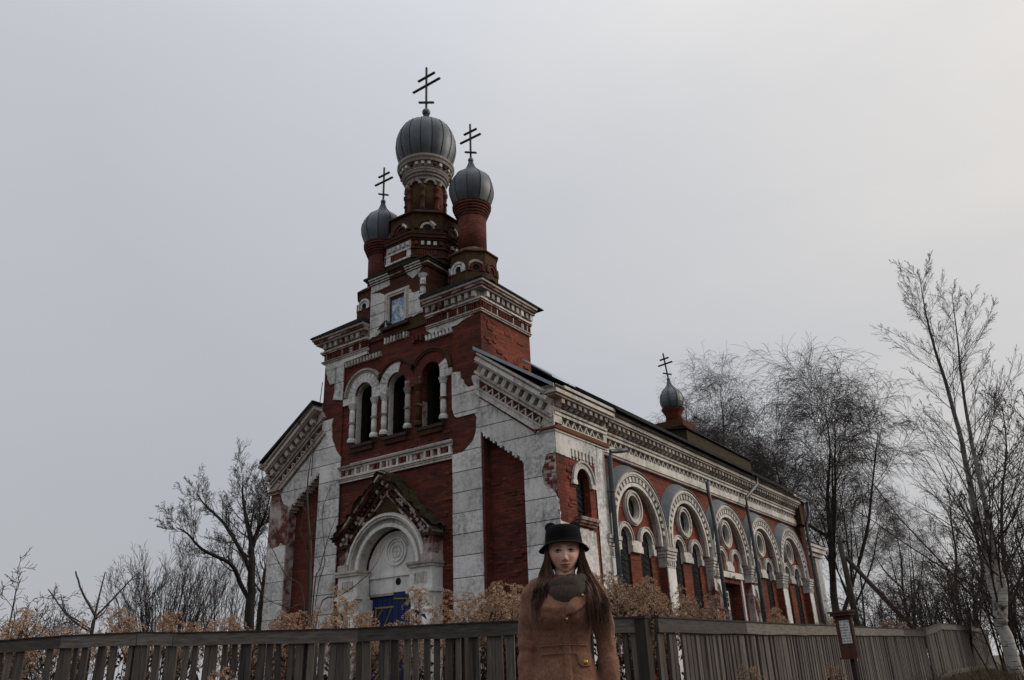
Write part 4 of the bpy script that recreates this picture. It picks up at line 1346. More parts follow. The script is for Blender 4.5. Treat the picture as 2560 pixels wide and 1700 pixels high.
# ------------------------------------------------------------------ picket fence
def fence(path, label, rail_len=2.4, seed=1, side=1, posts=(), step=.106):
    """path: list of (x, y, z_top); side: +1 when the rail is on the right of the direction of travel"""
    rr = random.Random(seed)
    pts = [V(p) for p in path]
    f = thing('picket_fence', label, 'fence', (pts[0].x, pts[0].y, gz(pts[0].x, pts[0].y)), 'runs of the grey picket fence')
    seg = [(pts[i + 1] - pts[i]) for i in range(len(pts) - 1)]
    Ls = [V((s.x, s.y)).length for s in seg]
    tot = sum(Ls)

    def pos(s):
        for i, L in enumerate(Ls):
            if s <= L or i == len(Ls) - 1:
                t = s / L
                d = V((seg[i].x, seg[i].y, 0)).normalized()
                return pts[i] + seg[i] * t, d
            s -= L
    s = .04
    nrm = lambda d: V((d.y, -d.x, 0)) * side
    while s < tot - .02:
        p, d = pos(s)
        nn = nrm(d)
        w = rr.choice((rr.uniform(.026, .036), rr.uniform(.034, .046)))
        ln = rr.gauss(0, .018)
        top = p.z - .03 + rr.uniform(-.015, .01)
        if rr.random() < .03:
            s += step; continue
        fr = Fr((p.x, p.y, 0), d, nn, (d.x * ln, d.y * ln, 1))
        g = gz(p.x, p.y)
        MB().prism(fr, [(-w, g - .03), (w, g - .03), (w * rr.uniform(.82, 1.05), top), (-w * rr.uniform(.82, 1.05), top)], -.012 + rr.uniform(-.004, .004), .012).build('picket', 'wood_grey', f)
        s += step * rr.uniform(.9, 1.1)
    # rails: a wide top board on the near side and a lower one, in lengths butted end to end
    cuts = [0.0]
    acc = 0
    for L in Ls:
        n = max(1, round(L / rail_len))
        cuts += [acc + L * (k + 1) / n for k in range(n)]
        acc += L
    for a, b in zip(cuts[:-1], cuts[1:]):
        A, d = pos(a + .004); B, _ = pos(b - .004)
        dv = (B - A)
        nn = nrm(d)
        jz = rr.uniform(-.006, .006)
        for dz, h, th in ((-.11, .115, .028), (-1.05, .10, .028)):
            mm = MB()
            b0 = len(mm.v)
            cs = []
            kk = 5
            for i in range(kk + 1):
                t = i / kk
                q = A + dv * t
                wv = .004 * math.sin(9 * t + a)
                for o, z in ((.0145, dz), (.0145 + th, dz), (.0145 + th, dz + h), (.0145, dz + h)):
                    mm.v.append(V((q.x, q.y, 0)) + nn * o + V((0, 0, q.z + z + wv + jz)))
            for i in range(kk):
                for e in range(4):
                    e2 = (e + 1) % 4
                    mm.f.append([b0 + i * 4 + e, b0 + i * 4 + e2, b0 + (i + 1) * 4 + e2, b0 + (i + 1) * 4 + e])
            mm.f.append([b0, b0 + 1, b0 + 2, b0 + 3]); mm.f.append([b0 + kk * 4 + e for e in (3, 2, 1, 0)])
            mm.build('rail', 'wood_rail', f)
        # narrow weathered capping on the top board
        A2, B2 = A + V((0, 0, .010 + jz)), B + V((0, 0, .010 + jz))
        fr = Fr(A2, (B2 - A2).normalized(), nn)
        MB().bx(fr, 0, (B2 - A2).length, -.004, .010, -.022, .052).build('rail_cap', 'wood_dark', f)
    for s in posts:
        p, d = pos(s)
        nn = nrm(d)
        fr = Fr((p.x, p.y, 0), d, nn)
        MB().bx(fr, -.055, .055, gz(p.x, p.y) - .1, p.z - .0, -.13, -.02).build('post', 'wood_dark', f)
    return f


FP = [at(x, y, D) for x, y, D in ((-420, 1618, 11.6), (0, 1605, 10.5), (160, 1593, 10.2), (350, 1585, 9.6), (440, 1587, 9.35), (900, 1576, 8.4), (1300, 1558, 7.7), (1612, 1547, 7.3))]
fence(FP, 'grey weathered picket fence stretching left from the corner post, in front of the church door', 2.3, 3, 1, (1.2, 3.4, 5.3, 6.9, 8.6))
cx, cy, cz = FP[-1]
SP = [(cx + .06, cy + .04, cz), (cx + .06, -3.64, 1.42), (cx + .06, .2, 1.455), (cx + .06, 4.4, 1.50)]
fence(SP, 'grey weathered picket fence running back from the corner post along the church flank', 2.6, 5, 1, (2.6, 5.1, 7.7, 10.2))
fence([(cx + .06, 4.5, 1.50), (cx + .07, 6.5, 1.66), (cx + .12, 10.4, 1.70), (cx + .1, 14.5, 1.66)], 'humped far end of the picket fence beside the birch', 2.4, 7, 1, (2.0, 5.0, 8.0))
cp = thing('corner_post', 'thick dark corner post where the two picket fences meet', 'post', (cx, cy, 0))
MB().box(cx - .065, cx + .035, cy - .075, cy + .025, -.05, cz - .0).build('post_shaft', 'wood_dark', cp)
MB().box(cx - .075, cx + .045, cy - .085, cy + .035, cz + .0, cz + .022).build('post_cap', 'wood_dark', cp)


# ------------------------------------------------------------------ notice board, utility pole
def paper_mat():
    t = NT('notice_paper', .8)
    v = t.vec('Object', (1, 1, 1))
    sp = t.N.new('ShaderNodeSeparateXYZ'); t.L.new(v, sp.inputs[0])
    row = t.math('FRACT', t.math('MULTIPLY', sp.outputs['Z'], 38.0), 0)
    line = t.rng(row, .38, .52)
    wd = t.noise(60, 2, .5, t.vec('Object', (1, 1, .3)))
    ink = t.math('MULTIPLY', line, t.rng(wd, .42, .5))
    t.col(t.mix(t.math('MULTIPLY', ink, .75), (.58, .57, .56), (.12, .12, .13)))
    M['notice_paper'] = t.m


paper_mat()
b0 = at(2118, 1600, 9.3)
nb = thing('notice_board', 'narrow reddish-brown wooden notice board with a printed white sheet, on a dark post', 'notice board', (b0.x, b0.y, gz(b0.x, b0.y)))
nn = V((-.56, -.83, 0)).normalized()
uu = V((-nn.y, nn.x, 0))
BF = Fr((b0.x, b0.y, 0), uu, nn)
zt, zb = at(2105, 1540, 9.3).z, at(2125, 1643, 9.3).z
MB().bx(BF, -.115, .115, zb, zt, -.012, .012).build('board', 'wood_red', nb)
MB().bx(BF, -.135, .135, zt + .001, zt + .03, -.03, .045).bx(BF, -.15, .15, zt + .031, zt + .05, -.04, .06).build('cornice', 'wood_red', nb)
MB().bx(BF, -.055, .085, zb + .13, zt - .045, .013, .016).build('notice_sheet', 'notice_paper', nb)
MB().bx(BF, -.12, .12, zb - .018, zb - .001, -.02, .03).build('bottom_ledge', 'wood_red', nb)
MB().bx(BF, -.03, .03, gz(b0.x, b0.y) - .1, zb + .25, -.055, -.014).build('post', 'wood_dark', nb)

p0 = at(2150, 1600, 36)
g0 = gz(p0.x, p0.y)
up = thing('utility_pole', 'short bare wooden utility pole with a slanting brace, right of the church', 'pole', (p0.x, p0.y, g0))
top = at(2112, 1345, 36); top = V((p0.x - .05, p0.y, top.z))
MB().tube([V((p0.x, p0.y, g0 - .2)), V((p0.x, p0.y, 3)), top], [.13, .12, .10], 10).build('pole_shaft', 'pole_wood', up, True)
br0 = at(2121, 1392, 36); br1 = at(2262, 1552, 36)
e = (br1 - V((p0.x, p0.y, br0.z)))
MB().tube([V((p0.x + .05, p0.y + .05, br0.z)), br1 + e * ((br1.z - g0) / (br0.z - br1.z))], [.085, .10], 8).build('brace', 'pole_wood', up, True)
MB().tube([V((p0.x - .2, p0.y, top.z - .18)), V((p0.x + .2, p0.y, top.z - .12))], .05, 6).build('crosspiece', 'pole_wood', up)


# ------------------------------------------------------------------ trees
simple('bark_dark', (.036, .031, .027), .95, 0, .5, 6, 6, (.014, .012, .010), .6, vscale=(3, 3, .6))
simple('bark_grey', (.060, .052, .046), .95, 0, .5, 6, 6, (.03, .026, .023), .5, vscale=(3, 3, .6))
simple('twig', (.062, .051, .046), .95, 0, .4, 5)
simple('twig_red', (.062, .046, .040), .95, 0, .4, 5)
simple('twig_tan', (.085, .058, .040), .95, 0, .4, 5)


def birch_bark():
    t = NT('bark_birch', .85)
    n = t.noise(2.2, 6, .65, t.vec('Object', (1, 1, 1.6)))
    h = t.noise(7, 4, .6, t.vec('Object', (.5, .5, 5)))
    c = t.mix(t.rng(n, .35, .65), (.46, .45, .43), (.27, .25, .23))
    c = t.mix(t.rng(h, .56, .64), c, (.022, .018, .016))
    c = t.mix(t.rng(t.noise(1.4, 6, .7), .53, .60), c, (.024, .02, .018))
    sp = t.N.new('ShaderNodeSeparateXYZ'); t.L.new(t.tc.outputs['Object'], sp.inputs[0])
    zz = t.math('ADD', sp.outputs['Z'], t.rng(n, 0, 1, -1.2, 1.2))
    c = t.mix(t.rng(zz, 2.2, 7.0, .10, .92), c, (.036, .030, .026))      # the young upper stem is brown, not white
    t.col(c)
    t.bump(h, .4, .02)
    M['bark_birch'] = t.m


birch_bark()


def perp(d, rr):
    a = d.orthogonal().normalized()
    return Matrix.Rotation(rr.uniform(0, 2 * PI), 3, d) @ a


def grow(mbs, p, d, L, r, lv, C, rr):
    """recursive bare branch; C holds per-level settings"""
    n = C['seg'][lv]
    pts, rad = [p.copy()], [r]
    up = V((0, 0, C['up'][lv]))
    w = C['wig'][lv]
    st = L / n
    for i in range(n):
        d = (d + V((rr.gauss(0, w), rr.gauss(0, w), rr.gauss(0, w))) + up).normalized()
        p = p + d * st
        pts.append(p)
        rad.append(max(C['rmin'], r * (1 - .78 * (i + 1) / n)))
    mbs[0 if lv < C.get('trunk_lv', 1) else 1].tube(pts, rad, C['sides'][lv], False)
    sprout(mbs, pts, rad, L, lv, C, rr)


def sprout(mbs, pts, rad, L, lv, C, rr, k=None, t0=None, t1=1.0):
    if lv + 1 >= len(C['seg']): return
    k = C['n'][lv] if k is None else k
    t0 = C['t0'][lv] if t0 is None else t0
    n = len(pts) - 1
    for j in range(k):
        t = t0 + (t1 - t0) * ((j + rr.random()) / k) ** C.get('bias', 1.0)
        f = min(t * n, n - .001)
        i = int(f)
        q = pts[i].lerp(pts[i + 1], f - i)
        dd = (pts[i + 1] - pts[i]).normalized()
        a = R(C['ang'][lv] * rr.uniform(.7, 1.3))
        nd = (dd * math.cos(a) + perp(dd, rr) * math.sin(a))
        if nd.z < -.2 and lv < 2: nd.z *= -.5
        nd.normalize()
        cl = L * C['rat'][lv] * (1 - C.get('cone', .45) * t) * rr.uniform(.7, 1.25)
        cr = max(C['rmin'], (rad[i] * (1 - f + i) + rad[i + 1] * (f - i)) * C.get('rr', .55))
        grow(mbs, q, nd, cl, cr, lv + 1, C, rr)


def tree(name, label, cat, paths, C, seed, bark, twig, group=None, k0=None, t0=.2):
    """paths: list of (points, radii, length for the side branches, count)"""
    rr = random.Random(seed)
    base = paths[0][0][0]
    o = thing(name, label, cat, base, group)
    tr, cr = MB(), MB()
    for pts, rad, L, k, ta in paths:
        # smooth the path a little
        P2, R2 = [], []
        for i in range(len(pts) - 1):
            for s in range(4):
                t = s / 4
                a, b, c_, d_ = pts[max(i - 1, 0)], pts[i], pts[i + 1], pts[min(i + 2, len(pts) - 1)]
                q = .5 * ((2 * b) + (c_ - a) * t + (2 * a - 5 * b + 4 * c_ - d_) * t * t + (3 * b - a - 3 * c_ + d_) * t ** 3)
                P2.append(q + V((rr.gauss(0, 1), rr.gauss(0, 1), 0)) * rad[i] * .12); R2.append(rad[i] + (rad[i + 1] - rad[i]) * t)
        P2.append(pts[-1]); R2.append(rad[-1])
        tr.tube(P2, R2, 9, True)
        sprout((tr, cr), P2, R2, L, 0, C, rr, k, ta)
    a = tr.build('trunk', bark, o, True, recalc=False)
    b = cr.build('crown', twig, o, recalc=False)
    return o


def dup(o, loc, rz=0.0, sc=1.0, label=None):
    """a copy of a thing with copies of its parts"""
    c = o.copy(); COL.objects.link(c)
    c.location = loc; c.rotation_euler = (0, 0, rz); c.scale = (sc, sc, sc)
    if label: c['label'] = label
    for ch in list(o.children):
        d = ch.copy(); COL.objects.link(d); d.parent = c
    return c


def up_path(base, top, n, rr, w=.02, lean=None):
    L = (top - base).length
    out = []
    for i in range(n + 1):
        t = i / n
        out.append(base.lerp(top, t) + V((rr.gauss(0, 1), rr.gauss(0, 1), 0)) * L * w * math.sin(PI * t))
    return out


def G(px, D):
    q = at(px, 1650, D)
    return V((q.x, q.y, gz(q.x, q.y) - .05))


OAK = dict(seg=(6, 7, 6, 5, 4), n=(9, 7, 5, 3), t0=(.2, .12, .12, .1), ang=(36, 32, 34, 36), rat=(.40, .50, .52, .6), up=(0, .05, .05, .04, .02), wig=(.06, .09, .12, .14, .16), rmin=.005, sides=(8, 5, 4, 3, 3), cone=.35, rr=.32)
D = 34
px = lambda l, D: [at(x, y, D + (0 if len(q) < 3 else q[2])) for q in l for x, y in [(q[0], q[1])]]
b = G(622, D)
paths = [([b, *px([(624, 1540), (628, 1461), (629, 1356), (616, 1300, .6), (607, 1240, .9), (608, 1190, .6)], D)], [.21, .185, .155, .115, .08, .045, .015], 4.6, 22, .40),
         (px([(624, 1500), (600, 1455), (577, 1410, -.6), (505, 1373, -1.2), (470, 1335, -1.5), (440, 1318, -1.6)], D), [.095, .088, .075, .055, .036, .014], 3.6, 18, .2),
         (px([(628, 1430), (602, 1377), (560, 1309, .8), (512, 1262, 1.4), (492, 1232, 1.7)], D), [.095, .08, .06, .038, .014], 3.9, 18, .18),
         (px([(630, 1350), (648, 1320), (664, 1285, -.5), (678, 1225, -.8)], D), [.08, .065, .042, .014], 3.4, 15, .18),
         (px([(630, 1380), (640, 1340), (650, 1285, 1.5), (642, 1220, 2.2)], D), [.07, .06, .038, .014], 3.4, 15, .18)]
tree('bare_tree', 'tall dark leafless tree with spreading forked limbs, left of the church', 'tree', paths, OAK, 4, 'bark_dark', 'twig')
rr = random.Random(3)
tree('bare_tree', 'slim dark tree trunk leaning against the left edge of the church', 'tree', [([G(646, 30), *px([(650, 1560), (660, 1470), (667, 1400)], 30)], [.16, .15, .12, .03], 3.2, 9, .4)], dict(OAK, n=(5, 4, 3, 2)), 14, 'bark_dark', 'twig')

# rounded many-stemmed bushes on the left skyline
BUSH = dict(seg=(4, 6, 5, 4), n=(5, 5, 4), t0=(.2, .25, .2), ang=(20, 24, 28), rat=(.62, .5, .5), up=(.03, .06, .07, .05), wig=(.04, .08, .11, .14), rmin=.006, sides=(5, 4, 3, 3), cone=.3, rr=.6)


def bush(base, h, w, k, seed, label, twig='twig', C=BUSH, name='bare_bush', cat='bush', group=None, r0=.045):
    rr = random.Random(seed)
    ps = []
    for j in range(k):
        a = rr.uniform(0, 2 * PI)
        s = w * math.sqrt((j + .5) / k)
        top = base + V((math.cos(a) * s, math.sin(a) * s, h * (1 - .30 * (s / w) ** 2) * rr.uniform(.82, 1.0)))
        b0 = base + V((math.cos(a), math.sin(a), 0)) * s * .25
        mid = b0.lerp(top, .5) + V((0, 0, h * .06))
        r = r0 * rr.uniform(.6, 1)
        ps.append(([b0, mid, top], [r, r * .65, r * .2], h * .55, 5, .2))
    return tree(name, label, cat, ps, C, seed, 'bark_dark', twig, group)


bush(G(405, 40), 6.2, 2.7, 44, 21, 'rounded leafless bush on the skyline, left of the tall forked tree')
bush(G(560, 44), 6.8, 2.0, 14, 22, 'sparse upright leafless bush directly behind the tall forked tree')
bush(G(690, 46), 6.2, 2.2, 10, 24, 'leafless bush showing low behind the left corner of the church')
SCRUB = dict(BUSH, wig=(.12, .22, .28, .3), ang=(45, 48, 50), up=(0, .02, .03, .02), rmin=.004)
bush(G(8, 15), 2.6, .75, 13, 23, 'tangled dark thorny scrub at the left edge behind the fence', 'twig', SCRUB, r0=.03)
bush(G(110, 18), 2.5, .9, 8, 25, 'loose twiggy scrub between the left edge and the forked sapling', 'twig', SCRUB, r0=.022)
bush(G(150, 26), 3.0, 1.2, 10, 26, 'low dark scrub behind the forked sapling at left', 'twig', SCRUB, r0=.03)

# stout-shooted sapling left, no fine twigs
SAP = dict(seg=(3, 3), n=(2,), t0=(.4,), ang=(30,), rat=(.25,), up=(.02, .04), wig=(.05, .06), rmin=.006, sides=(5, 5), rr=.5)
D = 11.2
b = G(228, D)
sp = [([b, *px([(228, 1590), (238, 1545), (232, 1528), (205, 1480), (189, 1428)], D)], [.022, .022, .02, .016, .012, .008], .6, 0, .5),
      (px([(236, 1544), (248, 1490), (263, 1431)], D), [.013, .010, .006], .5, 0, .5),
      (px([(236, 1545), (265, 1515), (300, 1478), (340, 1436)], D), [.014, .012, .010, .006], .5, 1, .4),
      (px([(226, 1580), (195, 1560), (165, 1535), (140, 1500), (120, 1473)], D), [.012, .011, .010, .008, .006], .5, 0, .4),
      (px([(228, 1575), (200, 1555), (165, 1530), (152, 1485)], D), [.009, .008, .007, .005], .4, 1, .4),
      (px([(240, 1548), (262, 1528), (278, 1500)], D), [.008, .007, .004], .3, 0, .4)]
tree('forked_sapling', 'bare sapling with a few thick forked shoots above the left fence', 'sapling', sp, SAP, 5, 'bark_grey', 'twig_tan')

# thin saplings in front of the west door
SAP2 = dict(seg=(4, 5, 4), n=(4, 3), t0=(.3, .3), ang=(35, 35), rat=(.4, .4), up=(.02, .03, .03), wig=(.05, .08, .1), rmin=.003, sides=(6, 4, 3), rr=.5)
D = 15.5
b = G(772, D)
sp = [([b, *px([(772, 1514), (776, 1375), (768, 1257), (772, 1180), (788, 1075)], D)], [.045, .036, .028, .018, .011, .004], 1.2, 5, .35),
      ([b, *px([(785, 1480), (800, 1420), (822, 1340), (846, 1280)], D)], [.018, .014, .010, .007, .003], .9, 4, .3),
      ([b, *px([(795, 1530), (850, 1490), (905, 1450), (940, 1410), (963, 1362)], D)], [.016, .014, .011, .008, .005, .003], .8, 3, .35),
      ([b, *px([(760, 1500), (715, 1440), (680, 1370), (645, 1300)], D)], [.014, .011, .009, .006, .003], .9, 3, .3),
      ([b, *px([(765, 1540), (720, 1520), (670, 1500), (640, 1470)], D)], [.014, .011, .008, .006, .003], .7, 3, .3),
      ([b, *px([(790, 1500), (812, 1400), (806, 1280), (835, 1200)], D)], [.012, .009, .007, .005, .003], .7, 3, .3),
      ([b, *px([(768, 1420), (752, 1330), (760, 1275), (766, 1240)], D)], [.010, .008, .006, .004, .003], .5, 1, .3)]
tree('thin_sapling', 'spindly bare sapling with arching stems before the left wing of the church', 'sapling', sp, SAP2, 6, 'bark_grey', 'twig_tan')

# weeping birches behind the church
WEEP = dict(seg=(6, 6, 6, 5, 5), n=(9, 6, 6, 3), t0=(.15, .12, .12, .12), ang=(32, 30, 32, 28), rat=(.50, .55, .65, .9), up=(0, .05, -.01, -.10, -.20), wig=(.05, .08, .10, .10, .07), rmin=.0062, sides=(8, 4, 3, 3, 3), cone=.08, rr=.34, bias=.75)


def wbirch(pxb, D, pxt, pyt, label, seed, spread=4.0, k=14, C=WEEP, r=.22, bark='bark_dark', forks=5):
    rr = random.Random(seed)
    b = G(pxb, D); t = at(pxt, pyt, D)
    main = up_path(b, t, 6, rr, .018)
    h = t.z - b.z
    ps = [(main, [r, r * .9, r * .75, r * .58, r * .38, r * .2, .02], spread * 1.7, k, .25)]
    for j in range(forks):
        s = main[1 + (j % 3)]
        a = 2 * PI * (j + rr.random() * .6) / forks
        q = rr.uniform(.55, 1.0)
        e = V((t.x + math.cos(a) * spread * q, t.y + math.sin(a) * spread * q, b.z + h * (1.0 - .22 * q * q) * rr.uniform(.93, 1.0)))
        m_ = s.lerp(e, .45) + V((math.cos(a), math.sin(a), 0)) * spread * .12
        ps.append(([s, m_, s.lerp(e, .75) + V((math.cos(a), math.sin(a), 0)) * spread * .06, e], [r * .5, r * .36, r * .2, .015], spread * 1.35, max(6, k - 2), .15))
    return tree('weeping_birch', label, 'tree', ps, C, seed, bark, 'twig', 'bare birches behind the church')


BIRCHES = [wbirch(1735, 56, 1715, 1005, 'bare weeping birch rising just right of the small east dome', 41, 3.4, 15),
           wbirch(1830, 60, 1800, 975, 'bare weeping birch at the middle of the clump behind the nave roof', 42, 4.0, 15),
           wbirch(2080, 44, 2062, 1020, 'large dark birch with drooping twigs right of the church end', 45, 3.9, 17, WEEP, .22)]
for o_ in BIRCHES:
    o_['h'] = max(v.co.z for v in o_.children[0].data.vertices) - o_.location.z
for src, pxb, D, pyt, lab in ((1, 1915, 62, 1000, 'bare weeping birch at the right side of the clump behind the nave roof'), (0, 1985, 54, 1050, 'lower bare birch filling the gap before the dark birch'),
                              (2, 1880, 70, 985, 'hindmost bare birch of the clump behind the nave roof'),
                              (0, 1660, 74, 1060, 'faint distant birch showing left of the small east dome'),
                              (1, 2170, 52, 1110, 'broad leafless tree behind the utility pole'), (0, 2290, 58, 1170, 'misty leafless tree between the utility pole and the forked birch')):
    b_ = G(pxb, D)
    o_ = BIRCHES[src]
    s_ = (at(pxb, pyt, D).z - b_.z) / o_['h']
    # the parts keep their offset from the base
    c_ = dup(o_, b_, pxb * .7, s_, lab)

# near forked birch on the right
BIR = dict(seg=(6, 9, 8, 5), n=(8, 14, 9), t0=(.15, .06, .08), ang=(44, 26, 32), rat=(.50, .38, .52), up=(0, .035, .01, -.04), wig=(.03, .05, .07, .09), rmin=.0024, sides=(8, 5, 3, 3), cone=.80, rr=.21)
D = 20
b = G(2533, D)
paths = [([b, *px([(2512, 1590), (2490, 1500), (2470, 1400), (2432, 1250), (2405, 1110), (2365, 960), (2330, 850), (2312, 770), (2298, 690)], D)], [.150, .125, .105, .085, .068, .052, .038, .026, .015, .005], 8.2, 46, .12),
         (px([(2505, 1560), (2508, 1480), (2490, 1400), (2465, 1270), (2432, 1120), (2405, 960), (2394, 850), (2380, 740)], D - .3), [.095, .088, .072, .056, .042, .028, .016, .005], 7.2, 30, .12)]
tree('forked_birch', 'tall bare birch with twin white trunks at the right edge', 'tree', paths, BIR, 51, 'bark_birch', 'twig_red')

# slender trees and thicket at the far right
SLIM = dict(seg=(6, 6, 5, 4), n=(9, 7, 5), t0=(.12, .15, .15), ang=(34, 34, 36), rat=(.30, .5, .5), up=(0, .07, .05, .02), wig=(.04, .09, .12, .16), rmin=.008, sides=(6, 4, 3, 3), cone=.5, rr=.5)
protos = []
for j, (pxb, D, pxt, pyt, lab) in enumerate(((2440, 33, 2425, 1180, 'slender bare tree just left of the birch trunks'), (2520, 36, 2505, 1010, 'slender bare tree right behind the twin birch'), (2590, 31, 2560, 1060, 'slender bare tree cut by the right edge of the view'), (2380, 40, 2372, 1230, 'slender bare tree standing in the thicket left of the birch'))):
    rr = random.Random(60 + j)
    b = G(pxb, D); t = at(pxt, pyt, D)
    main = up_path(b, t, 6, rr, .02)
    tree('slender_tree', lab, 'tree', [(main, [.10, .09, .075, .06, .045, .03, .01], (t.z - b.z) * .95, 22, .15)], SLIM, 60 + j, 'bark_grey', 'twig_red', 'slender trees at the right')
sh = bush(G(2200, 30), 3.6, 1.3, 12, 71, 'bare thicket shrub crowding behind the right-hand fence', 'twig_red', dict(SCRUB, wig=(.08, .16, .2, .22), rmin=.0045), 'thicket_shrub', 'shrub', 'thicket shrubs behind the right-hand fence', .03)
rr = random.Random(72)
for j, (x_, D, s_) in enumerate(((2120, 34, .9), (2255, 27, .85), (2300, 34, 1.15), (2355, 28, .95), (2410, 25, .9), (2460, 30, 1.1), (2515, 25, .95), (2590, 26, 1.1), (2040, 40, 1.0), (2540, 36, 1.25))):
    dup(sh, G(x_, D), rr.uniform(0, 6.28), s_)

# ------------------------------------------------------------------ dried goldenrod
def rod_mat(name, a, b):
    t = NT(name, .95)
    n = t.noise(40, 3)
    oi = t.rnd()
    c = t.mix(t.rng(n, .35, .65), a, b)
    c = t.mix(t.rng(oi, 0, 1, .0, .55), c, tuple(x * .55 for x in b))
    t.col(c)
    t.b.inputs['Subsurface Weight'].default_value = 0
    M[name] = t.m


rod_mat('plume_tan', (.50, .36, .245), (.30, .18, .12))
rod_mat('rod_stem', (.085, .045, .030), (.045, .026, .02))


def rod(seed, stems, h, spread):
    """a clump of dried goldenrod: stems with curled leaves and drooping one-sided plumes"""
    rr = random.Random(seed)
    st, pl = MB(), MB()

    def fluff(q, s):
        b = len(pl.v)
        a = V((rr.gauss(0, 1), rr.gauss(0, 1), rr.gauss(0, 1))).normalized() * s
        c = V((rr.gauss(0, 1), rr.gauss(0, 1), rr.gauss(0, 1))).normalized() * s * .8
        pl.v += [q - a * .5, q + c * .6, q + a * .6]
        pl.f.append([b, b + 1, b + 2])
    for k in range(stems):
        a = rr.uniform(0, 2 * PI); s = spread * math.sqrt(rr.random())
        b = V((math.cos(a) * s * .6, math.sin(a) * s * .6, -.05))
        H = h * rr.uniform(.78, 1.06)
        top = b + V((math.cos(a) * s * .5 + rr.gauss(0, .05), math.sin(a) * s * .5 + rr.gauss(0, .05), H))
        pts = [b.lerp(top, t / 6) + V((rr.gauss(0, .008), rr.gauss(0, .008), 0)) for t in range(7)]
        st.tube(pts, [.0055, .005, .0045, .004, .0035, .003, .002], 3, False)
        # withered leaves
        for j in range(16):
            t = rr.uniform(.35, .9)
            q = b.lerp(top, t)
            az = rr.uniform(0, 2 * PI)
            o = V((math.cos(az), math.sin(az), 0))
            L = rr.uniform(.05, .10)
            w = V((-o.y, o.x, 0)) * .006
            i0 = len(st.v)
            st.v += [q, q + o * L * .5 - w + V((0, 0, .012)), q + o * L * .5 + w + V((0, 0, .012)), q + o * L * .85 + V((0, 0, -L * .6))]
            st.f += [[i0, i0 + 1, i0 + 3], [i0, i0 + 3, i0 + 2]]
        # plume: side sprays arching out and down from the top third
        for j in range(rr.randint(11, 15)):
            t = j / 14
            q = top + (b - top).normalized() * (.30 * h * .5 * t) + V((0, 0, .02))
            az = rr.uniform(0, 2 * PI)
            o = V((math.cos(az), math.sin(az), 0))
            L = (.08 + .12 * t) * rr.uniform(.7, 1.25)
            prev = q
            for e in range(1, 8):
                u = e / 7
                c = q + o * L * u + V((0, 0, L * (.75 * u - 1.05 * u * u)))
                if e in (3, 7):
                    st.tube([prev, c], .0014, 3, False); prev = c
                for _ in range(7):
                    fluff(c + V((rr.gauss(0, .008), rr.gauss(0, .008), rr.gauss(0, .007) + .004)), rr.uniform(.012, .024))
    o = thing('dried_goldenrod', 'x', 'plant')
    st.build('stems', 'rod_stem', o, recalc=False)
    pl.build('plumes', 'plume_tan', o, recalc=False)
    return o


RODS = [rod(80, 5, 1.75, .28), rod(81, 4, 1.65, .22), rod(82, 6, 1.8, .34), rod(83, 3, 1.7, .16), rod(84, 2, 1.55, .10)]
used = set()
rr = random.Random(90)


def put(kind, pxx, D, ztop, label, group, sc=None):
    q = G(pxx, D)
    base_h = (1.75, 1.65, 1.8, 1.7, 1.55)[kind]
    s = (ztop - q.z) / (base_h * 1.02)
    o = RODS[kind]
    if kind in used:
        o = dup(o, q, rr.uniform(0, 6.28), s)
    else:
        used.add(kind)
        o.location = q; o.rotation_euler = (0, 0, rr.uniform(0, 6.28)); o.scale = (s, s, s)
        for ch in o.children: ch.location = (0, 0, 0)
    o['label'] = label; o['group'] = group
    return o


LB, LG = 'dried goldenrod clump with tan plumes showing above the left fence rail', 'goldenrod clumps behind the left fence'
x_ = -40
while x_ < 660:
    hgt = at(x_, 1570, 11.2).z
    put(rr.choice((0, 1, 3, 1, 3)), x_ + rr.uniform(-12, 12), rr.uniform(10.9, 12.4), at(x_, rr.uniform(1528, 1590), 11.4).z, LB, LG)
    x_ += rr.uniform(16, 36)
DB, DG = 'dried goldenrod clump with tan plumes in front of the church door and left pier', 'goldenrod clumps before the church door'
for x_ in range(660, 1170, 25):
    y_ = 1520 + 30 * math.sin(x_ * .05) + rr.uniform(-22, 30)
    if 880 < x_ < 960: y_ = 1548 + rr.uniform(-12, 16)
    elif 960 <= x_ < 1050: y_ = 1538 + rr.uniform(-14, 16)
    put(rr.choice((0, 1, 2, 3)), x_ + rr.uniform(-10, 10), rr.uniform(9.2, 10.6), at(x_, y_, 9.9).z, DB, DG)
BB, BG = 'tall dense dried goldenrod clump left of the woman', 'goldenrod clumps left of the woman'
for x_, y_ in ((1150, 1512), (1170, 1490), (1195, 1470), (1215, 1462), (1232, 1470), (1250, 1458), (1268, 1465), (1285, 1470), (1305, 1476), (1325, 1490), (1345, 1500), (1240, 1500), (1300, 1512)):
    put(rr.choice((0, 2, 2)), x_, rr.uniform(8.5, 9.2), at(x_, y_, 8.9).z, BB, BG)
CB, CG = 'tall dense dried goldenrod clump right of the woman, before the nave windows', 'goldenrod clumps right of the woman'
for x_, y_ in ((1500, 1435), (1520, 1440), (1545, 1445), (1565, 1455), (1582, 1436), (1600, 1448), (1618, 1462), (1635, 1480), (1560, 1480), (1595, 1490), (1620, 1505), (1650, 1510), (1530, 1480), (1690, 1500), (1712, 1478), (1730, 1490), (1752, 1496), (1770, 1505), (1725, 1515), (1760, 1525)):
    put(rr.choice((0, 1, 2)), x_, rr.uniform(8.6, 9.8) if x_ < 1660 else rr.uniform(10, 11), at(x_, y_, 9.2 if x_ < 1660 else 10.5).z, CB, CG)
SB, SG = 'small dried goldenrod tuft peeping over the right-hand fence rail', 'goldenrod tufts over the right-hand fence'
